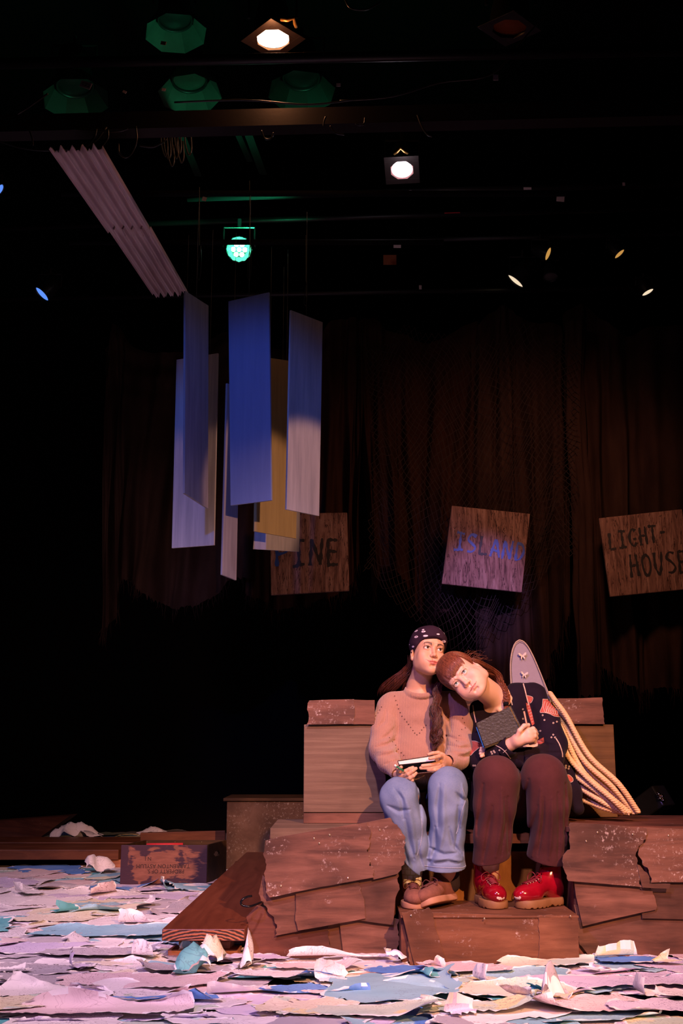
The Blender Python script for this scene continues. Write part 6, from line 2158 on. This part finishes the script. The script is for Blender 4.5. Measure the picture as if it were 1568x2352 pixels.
H3 = [
    [P(1118, 1722, 5.10), P(1112, 1717, 5.085), P(1105, 1719, 5.08)],
    [P(1118, 1726, 5.10), P(1110, 1722, 5.085), P(1103, 1725, 5.08)],
    [P(1119, 1730, 5.10), P(1110, 1728, 5.085), P(1103, 1731, 5.08)],
    [P(1120, 1734, 5.10), P(1111, 1734, 5.085), P(1105, 1737, 5.08)],
    [P(1126, 1720, 5.09), P(1122, 1713, 5.08), P(1116, 1711, 5.08)],
]
def h3(f):
    fingers(f, H3, .0085, .0075, .003)
    f.cap(P(1135, 1728, 5.11), P(1121, 1727, 5.10), .022, .020, .01)
parts2.append(piece([x for c in H3 for x in c] + [P(1135, 1728, 5.11)], .035, .002, h3))
def under2(f):
    f.chain([P(1158, 1640, 5.36), P(1190, 1730, 5.38), P(1235, 1840, 5.42)], [.09, .09, .11], .05)
    f.cap(P(1110, 1655, 5.36), P(1215, 1605, 5.36), .035, .035, .04)
    f.chain([P(1220, 1610, 5.34), P(1262, 1712, 5.27), P(1180, 1735, 5.12), P(1132, 1728, 5.11)], [.038, .034, .028, .023], .02)
    f.chain([P(1108, 1660, 5.34), P(1102, 1742, 5.20), P(1166, 1714, 5.05)], [.036, .032, .024], .02)
    f.chain([P(1200, 1850, 5.40), P(1140, 1785, 4.98), P(1133, 1880, 5.04), P(1122, 2030, 5.14)], [.08, .060, .050, .036], .03)
    f.chain([P(1262, 1850, 5.40), P(1246, 1783, 4.98), P(1258, 1880, 5.04), P(1268, 2020, 5.12)], [.08, .060, .050, .036], .03)
parts2.append(piece([P(1080, 1560, 5.2), P(1310, 2050, 5.3), P(1160, 1700, 4.9), P(1160, 1700, 5.52)], .06, .008, under2))
fn2 = skin_col(T2, S2, (.74, .46, .34), (.74, .31, .24), (.58, .22, .18), (.16, .06, .035), False, .0008, 1.15, .62)
link('body', np_mesh('body', parts2, fn2), M['skin'], w2)
for sx in (-1, 1):
    eye(T2, S2, sx, (.30, -1, .30), (.22, .32, .34), w2)
    lashes(T2, S2, sx, plain('brown_lash', (.06, .025, .018), .6, bump=0), w2)

M['hair2'] = hair_mat('auburn_hair', (.10, .025, .012), (.27, .085, .040), .38)
# skull cap of hair under the strands
f = Field([c2[i] - .19 for i in range(3)], [c2[i] + .19 for i in range(3)], .0028)
f.frame(T2)
s = S2
f.ell((0, .020 * s, .036 * s), (.0765 * s, .094 * s, .086 * s), k=0)
f.cut((0, -.060 * s, .038 * s), (0, -.80, -.60), .006)
f.cut((0, 0, -.055 * s), (0, .1, -1), .01)
f.ell((.080 * s, -.012 * s, -.020 * s), (.03 * s, .035 * s, .045 * s), None, .006, True)
f.wave(.0015, 60, 6)
f.frame(None)
p, q = f.mesh()
hm = MB()
# fringe: from the crown forward to just above the eyes
head_strands(hm, T2, s, [(-.045, .02, .112), (-.02, .0, .120), (.01, -.005, .120), (.045, .01, .112)], [(-.064, -.050, -.002), (-.036, -.082, .007), (-.010, -.092, .009), (.014, -.092, .010), (.036, -.080, .013), (.056, -.058, .018)], 900, (.0765, .0965, .0865), 1, .0011, .006, .003, 16)
# sides sweeping back past the temples to the nape
head_strands(hm, T2, s, [(.02, -.02, .118), (.05, -.02, .105), (.045, .03, .110)], [(.070, -.012, .004), (.078, .030, -.020), (.060, .070, -.045)], 330, (.0765, .0955, .0865), 2, .0011, .006, .0, 16)
head_strands(hm, T2, s, [(-.02, -.02, .118), (-.05, -.02, .105), (-.045, .03, .110)], [(-.072, -.035, -.020), (-.078, .020, -.040), (-.060, .070, -.050)], 330, (.0775, .0955, .0865), 3, .0011, .006, .0, 16)
head_strands(hm, T2, s, [(-.05, .03, .108), (0, .03, .118), (.05, .03, .108)], [(-.06, .09, -.04), (0, .108, -.05), (.06, .09, -.04)], 260, (.0765, .0955, .0865), 4, .0011, .006, .0, 14)
# gathered hair to the braid
bs = T2 @ Vector((.045 * s, .070 * s, -.050 * s))
lock(hm, [T2 @ Vector((.066 * s, .020 * s, .030 * s)), T2 @ Vector((.078 * s, .035 * s, -.015 * s)), P(1138, 1545, 5.24), P(1150, 1572, 5.245)], [.018, .024, .022, .013], 220, .0012, .002, 30, 7)
lock(hm, [bs, P(1140, 1556, 5.27), P(1152, 1580, 5.25)], [.03, .022, .012], 140, .0012, .002, 30, 8)
rng = random.Random(3)
for k in range(46):
    a = T2 @ (Vector((.060 + rng.uniform(-.02, .02), rng.uniform(.0, .07), rng.uniform(-.03, .05))) * s)
    b = a + Vector((rng.uniform(.0, .06), rng.uniform(-.02, .03), rng.uniform(.005, .040)))
    hm.tube(crv([a, (a + b) / 2 + Vector((0, 0, .012)), b, b + Vector((rng.uniform(0, .02), 0, rng.uniform(-.01, .012)))], 9), .00045, 3, cap=False)
# braid
bp_ = crv([P(1149, 1568, 5.245), P(1158, 1585, 5.235), P(1163, 1602, 5.225), P(1162, 1618, 5.21)], 9)
for i in range(8):
    for sx in (-1, 1):
        a = bp_[i] + Vector((.008 * sx, 0, .004))
        b = bp_[min(8, i + 1)] + Vector((-.004 * sx, -.008, -.004))
        lock(hm, [a + Vector((.003 * sx, .004, .006)), (a + b) / 2 + Vector((.004 * sx, -.004, 0)), b], [.006, .0075, .004], 26, .0011, 0, 1, i * 2 + sx, seg=7, taper=False)
lock(hm, [P(1162, 1618, 5.21), P(1163, 1635, 5.195), P(1157, 1652, 5.18)], [.007, .014, .008], 110, .0011, .002, 60, 31)
ho = hm.build('hair', M['hair2'], w2, smooth=True)
link('scalp_hair', np_mesh('scalp_hair', [(smooth_mesh(p, q, 2), q)]), M['hair2'], ho)
MB().tube([P(1161.5, 1614, 5.205), P(1162, 1621, 5.20)], [.0125, .012], 12).build('hair_tie', M['black'], ho, smooth=True)

# tunic
def tunic(f):
    f.chain([P(1158, 1642, 5.35), P(1180, 1700, 5.36), P(1205, 1775, 5.39), P(1238, 1845, 5.41)], [.112, .118, .13, .135], .05)
    f.cap(P(1108, 1655, 5.335), P(1222, 1603, 5.335), .045, .052, .05)
    f.cap(P(1096, 1626, 5.36), P(1104, 1670, 5.34), .036, .048, .04)
    f.cap(P(1184, 1600, 5.315), P(1228, 1592, 5.33), .052, .046, .04)
    f.cap(P(1184, 1600, 5.315), P(1160, 1665, 5.31), .050, .070, .04)
    f.chain([P(1226, 1604, 5.325), P(1252, 1652, 5.28), P(1268, 1708, 5.22), P(1262, 1738, 5.17), P(1215, 1744, 5.10), P(1165, 1738, 5.10), P(1128, 1732, 5.12)], [.055, .061, .064, .058, .048, .040, .034], .022)
    f.chain([P(1106, 1660, 5.325), P(1098, 1710, 5.25), P(1102, 1748, 5.17), P(1135, 1732, 5.10), P(1166, 1715, 5.05)], [.050, .050, .052, .048, .043], .020)
    f.ell(P(1292, 1800, 5.36), (.070, .095, .130), k=.04)
    f.chain([P(1285, 1760, 5.34), P(1312, 1820, 5.30), P(1326, 1856, 5.28)], [.05, .040, .030], .03)
    f.cap(P(1085, 1790, 5.26), P(1100, 1850, 5.30), .05, .05, .04)
    f.wave(.0035, 24, 31, 7)
    f.wave(.0020, 60, 32, 7, (.8, .8, 1.3))
    for pts in ([(1206, 1625), (1208, 1660), (1222, 1700)], [(1228, 1620), (1232, 1655), (1238, 1690)], [(1236, 1700), (1252, 1712), (1275, 1712)], [(1228, 1722), (1250, 1730), (1285, 1728)], [(1175, 1735), (1205, 1730), (1240, 1740)], [(1262, 1750), (1275, 1790), (1296, 1830)], [(1290, 1760), (1300, 1800), (1320, 1840)], [(1095, 1735), (1115, 1745), (1135, 1738)], [(1130, 1715), (1140, 1730), (1138, 1745)], [(1100, 1670), (1104, 1700), (1098, 1730)]):
        f.crease(pts, 5.2, .010, .010)
    f.crease([(1210, 1610), (1216, 1650), (1230, 1700)], 5.2, .010, -.006)
    f.crease([(1272, 1745), (1288, 1790), (1310, 1850)], 5.3, .011, -.007)
    # open neck
    f.cap(P(1136, 1640, 5.20), P(1136, 1602, 5.26), .012, .054, .004, True)
    f.cap(P(1138, 1602, 5.27), T2 @ Vector((0, .01, -.09)), .056, .068, .004, True)
    f.cap(P(1140, 1596, 5.30), P(1147, 1568, 5.33), .042, .044, .004, True)
    # cuff mouth
    f.cut(P(1173, 1711, 5.03), (.80, -.35, .42), .002, (P(1163, 1760, 4.90), P(1200, 1680, 5.065)))
    f.cap(P(1168, 1714, 5.05), P(1190, 1702, 5.0), .035, .038, .002, True)
p, q = piece([P(1075, 1560, 5.35), P(1350, 1885, 5.35), P(1200, 1700, 4.98), P(1200, 1700, 5.54)], .03, .0036, tunic, 2)
bv2 = bvh_of(p, q)
tun = cloth_mat('navy_tunic', (.007, .004, .011), (.013, .006, .017), .85, .04, 10, 300)
M['tunic'] = tun.m
M['pr_coral'] = plain('coral_print', (.42, .080, .055), .8, scale=160, var=.5, bump=0)
M['pr_cream'] = plain('cream_print', (.55, .42, .36), .8, bump=0)
me = np_mesh('tunic', [(p, q)])
tn = link('tunic', me, M['tunic'], w2)
pm = MB()
def blob(poly, mi, off=.0012, n=7):
    """printed shape laid on the cloth: filled by rows of short quads that follow the surface"""
    ys = [y for _, y in poly]
    y = min(ys)
    while y < max(ys):
        xs = []
        for i in range(len(poly)):
            (xa, ya), (xb, yb) = poly[i], poly[(i + 1) % len(poly)]
            if (ya <= y + .6 < yb) or (yb <= y + .6 < ya): xs.append(xa + (xb - xa) * (y + .6 - ya) / (yb - ya))
        xs.sort()
        for a, b in zip(xs[::2], xs[1::2]):
            k = max(1, int((b - a) / 2.5))
            for i in range(k):
                u0, u1 = a + (b - a) * i / k, a + (b - a) * (i + 1) / k
                qd = [hit(bv2, u0, y, off), hit(bv2, u1, y, off), hit(bv2, u1, y + 1.2, off), hit(bv2, u0, y + 1.2, off)]
                if None in qd or max((qd[0] - z_).length for z_ in qd) > .03: continue
                pm.add(qd, [(0, 1, 2, 3)], mi)
        y += 1.2
def line(pts, w=.9, mi=1, off=.0018):
    c = crv([(x, y, 0) for x, y in pts], max(6, int(len(pts) * 5)))
    for a, b in zip(c, c[1:]):
        d = (b - a)
        d = d / max(d.length, 1e-6)
        nx, ny = -d.y * w, d.x * w
        qd = [hit(bv2, a.x + nx, a.y + ny, off), hit(bv2, a.x - nx, a.y - ny, off), hit(bv2, b.x - nx, b.y - ny, off), hit(bv2, b.x + nx, b.y + ny, off)]
        if None in qd or max((qd[0] - z_).length for z_ in qd) > .03: continue
        pm.add(qd, [(0, 1, 2, 3)], mi)
def dot(x, y, r=1.7, hole=True):
    line([(x + r * math.cos(a), y + r * math.sin(a)) for a in [i * .785 for i in range(9)]], .6)
fish = [(1246, 1606), (1262, 1608), (1276, 1617), (1281, 1632), (1286, 1646), (1272, 1645), (1262, 1640), (1250, 1637), (1240, 1636), (1245, 1622)]
blob(fish, 0)
line(fish + [fish[0]], .5)
for k in range(6): line([(1251 + k * 5, 1610 + k * 3), (1248 + k * 5, 1626 + k * 1.5), (1253 + k * 5, 1637 + k * 1.2), (1257 + k * 4.6, 1622 + k * 2.4)], .55)
f2 = [(1208, 1597), (1223, 1602), (1219, 1614), (1211, 1612)]
blob(f2, 0); line(f2 + [f2[0]], .5)
f3 = [(1207, 1614), (1216, 1618), (1222, 1640), (1228, 1662), (1221, 1667), (1214, 1645), (1209, 1628)]
blob(f3, 0)
for k in range(7): line([(1208 + k * 2, 1620 + k * 6.5), (1215 + k * 2, 1617 + k * 6.5)], .5)
f4 = [(1226, 1705), (1236, 1700), (1248, 1694), (1250, 1705), (1241, 1710), (1230, 1711)]
blob(f4, 0); line([(1228, 1704), (1238, 1702), (1247, 1704)], .5)
f5 = [(1078, 1702), (1092, 1703), (1106, 1711), (1100, 1718), (1088, 1728), (1080, 1735), (1076, 1720)]
blob(f5, 0); line(f5 + [f5[0]], .5)
f6 = [(1296, 1781), (1306, 1780), (1315, 1789), (1313, 1796), (1304, 1796), (1298, 1788)]
blob(f6, 0); line(f6 + [f6[0]], .6)
line([(1204, 1557), (1201, 1568), (1205, 1585), (1209, 1602), (1214, 1620)], 1.3)
line([(1086, 1620), (1089, 1640), (1093, 1660)], 1.2)
line([(1139, 1712), (1150, 1718), (1160, 1726), (1172, 1742)], .9)
line([(1155, 1729), (1163, 1722)], .5)
line([(1276, 1696), (1284, 1710), (1290, 1728), (1291, 1739)], 1.1)
line([(1173, 1606), (1176, 1620)], .9)
for (x, y) in ((1200, 1629), (1200, 1651), (1213, 1632), (1246, 1643), (1250, 1654), (1270, 1661), (1278, 1658), (1235, 1680), (1241, 1679), (1270, 1688), (1266, 1694), (1274, 1694), (1138, 1711), (1128, 1727), (1134, 1725), (1130, 1731), (1136, 1728), (1147, 1723), (1087, 1758), (1091, 1758), (1299, 1759), (1306, 1761), (1299, 1764), (1305, 1766), (1192, 1561), (1208, 1559)): dot(x, y, 1.5)
pm.build('print', [M['pr_coral'], M['pr_cream']], tn)

# trousers
tr_ = cloth_mat('maroon_trousers', (.046, .013, .014), (.080, .024, .025), .9, .06, 6, 340)
M['trousers'] = tr_.m
def trousers(f):
    f.chain([P(1195, 1850, 5.42), P(1139, 1787, 5.00)], [.11, .094], .03)
    f.chain([P(1268, 1855, 5.42), P(1249, 1784, 5.00)], [.12, .097], .012)
    f.cap(P(1195, 1850, 5.44), P(1268, 1850, 5.44), .11, .12, .012)
    f.chain([P(1139, 1788, 4.985), P(1136, 1850, 5.00), P(1132, 1920, 5.03), P(1127, 1990, 5.07)], [.096, .088, .080, .080], .02)
    f.chain([P(1249, 1785, 4.985), P(1256, 1850, 5.00), P(1258, 1920, 5.03), P(1255, 1990, 5.08)], [.098, .092, .086, .090], .010)
    f.wave(.0030, 18, 41, 7, (1.5, 1, .35))
    f.wave(.0016, 50, 42, 7, (1.3, 1, .4))
    for pts in ([(1128, 1850), (1122, 1910), (1112, 1985)], [(1163, 1830), (1168, 1900), (1172, 1960)], [(1232, 1850), (1224, 1920), (1214, 1975)], [(1276, 1820), (1284, 1900), (1284, 1980)], [(1108, 1800), (1104, 1860), (1098, 1920)], [(1296, 1800), (1298, 1870), (1300, 1940)], [(1212, 1790), (1210, 1840), (1212, 1900)]):
        f.crease(pts, 4.95, .011, .015)
    for pts in ([(1148, 1810), (1150, 1890), (1140, 1970)], [(1236, 1810), (1234, 1890), (1226, 1970)], [(1262, 1830), (1264, 1900), (1262, 1975)]):
        f.crease(pts, 4.95, .011, -.012)
    for pts in ([(1156, 1830), (1160, 1890), (1153, 1968)], [(1244, 1830), (1245, 1890), (1238, 1968)]):
        f.crease(pts, 4.95, .006, .012)
    f.cut(P(1130, 1990, 4.98), (.22, .25, -1), .003, ((P(1070, 1990, 4.95).x, 4.7, .12), (P(1190, 1990, 4.95).x, 5.5, .46)))
    f.cut(P(1250, 1988, 4.98), (-.18, .25, -1), .003, ((P(1190, 1990, 4.95).x, 4.7, .12), (P(1340, 1990, 4.95).x, 5.5, .46)))
    f.cap(P(1130, 1975, 5.06), P(1127, 2050, 5.08), .056, .060, .003, True)
    f.cap(P(1255, 1975, 5.07), P(1254, 2050, 5.08), .062, .068, .003, True)
p, q = piece([P(1082, 1730, 5.0), P(1325, 2020, 5.0), P(1200, 1850, 4.84), P(1200, 1850, 5.52)], .03, .0036, trousers, 2)
link('trousers', np_mesh('trousers', [(p, q)]), M['trousers'], w2)

for a_, b_ in (((1117, 2010, 5.15), (1126, 1955, 5.10)), ((1272, 2005, 5.13), (1264, 1955, 5.10))):
    p, q = piece([P(*a_), P(*b_)], .06, .003, lambda f: f.cap(P(*a_), P(*b_), .041, .046, .01))
    link('sock', np_mesh('sock', [(p, q)]), M['dsock'], w2)

# boots
t = NT('red_patent_leather')
v = t.coord((1, 1, 1))
t.base(t.ramp(t.noise(v, 18, 3), [(.3, (.20, .0025, .010)), (.7, (.31, .004, .016))]), .16, 0, .6)
t.b.inputs['Coat Weight'].default_value = .6
t.bump(t.noise(v, 30, 3), .25, .003)
M['patent'] = t.m
M['welt'] = plain('tan_boot_sole', (.24, .115, .045), .6, var=.2)
M['lace_r'] = plain('red_lace', (.16, .004, .012), .6, bump=0)
shoe('boot', Tm((P(1108, 2060, 5.16).x, 5.185, .1955), 9), [M['patent'], M['welt'], M['lace_r']], w2, 3)
shoe('boot', Tm((P(1284, 2050, 5.11).x, 5.105, .1955), -56), [M['patent'], M['welt'], M['lace_r']], w2, 4)

# book held to the chest
bk = empty('sketchbook', P(1147, 1668, 5.08), 'dark tooled leather book with a gold edge line held against the printed tunic', 'book')
t = NT('tooled_leather')
v = t.coord((1, 1, 1))
vo = t.n('ShaderNodeTexVoronoi', Vector=v, Scale=85.0, _feature='SMOOTH_F1').outputs['Distance']
t.base((.040, .034, .026), .42, 0, .5)
t.bump(t.math('ADD', vo, t.math('MULTIPLY', t.noise(v, 120, 3, .6, 1.5), .8)), .7, .003)
M['tooled'] = t.m
A, B, C_, D = P(1093, 1661, 5.095), P(1173, 1621, 5.135), P(1202, 1680, 5.045), P(1112, 1714, 5.015)
nrm = (B - A).cross(D - A).normalized()
if nrm.y < 0: nrm = -nrm
th = nrm * .003
MB().hexa([A, B, C_, D], [k + th for k in (A, B, C_, D)]).build('front_cover', M['tooled'], bk, bevel=.001)
ins = [A.lerp(C_, .03), B.lerp(D, .03), C_.lerp(A, .03), D.lerp(B, .03)]
MB().hexa([k + th * 1.05 for k in ins], [k + nrm * .017 for k in ins]).build('pages', plain('book_pages', (.6, .5, .35), .8), bk)
MB().hexa([k + nrm * .0175 for k in (A, B, C_, D)], [k + nrm * .0205 for k in (A, B, C_, D)]).build('back_cover', M['tooled'], bk, bevel=.001)
e1, e2 = B + (A - B) * .045 - nrm * .0012, C_ + (D - C_) * .045 - nrm * .0012
MB().tube([e1, e2], .0014, 6).build('gold_line', plain('gold_line', (.60, .36, .06), .35, .6, bump=0), bk)
MB().tube([A + (D - A) * .12 - Vector((.003, 0, 0)) + nrm * .01, A + (D - A) * .5 - Vector((.003, 0, 0)) + nrm * .01, D - Vector((.003, 0, 0)) + nrm * .01], .0022, 6).build('ribbon', plain('blue_ribbon', (.02, .12, .42), .5, bump=0), bk)
pc = empty('pencil', P(1206, 1650, 4.98), 'wooden pencil held upright in the fist over the printed tunic', 'pencil')
MB().tube([P(1203, 1634, 4.985), P(1210, 1668, 4.972)], .0040, 6).build('shaft', plain('pencil_wood', (.55, .33, .20), .5, bump=0), pc)
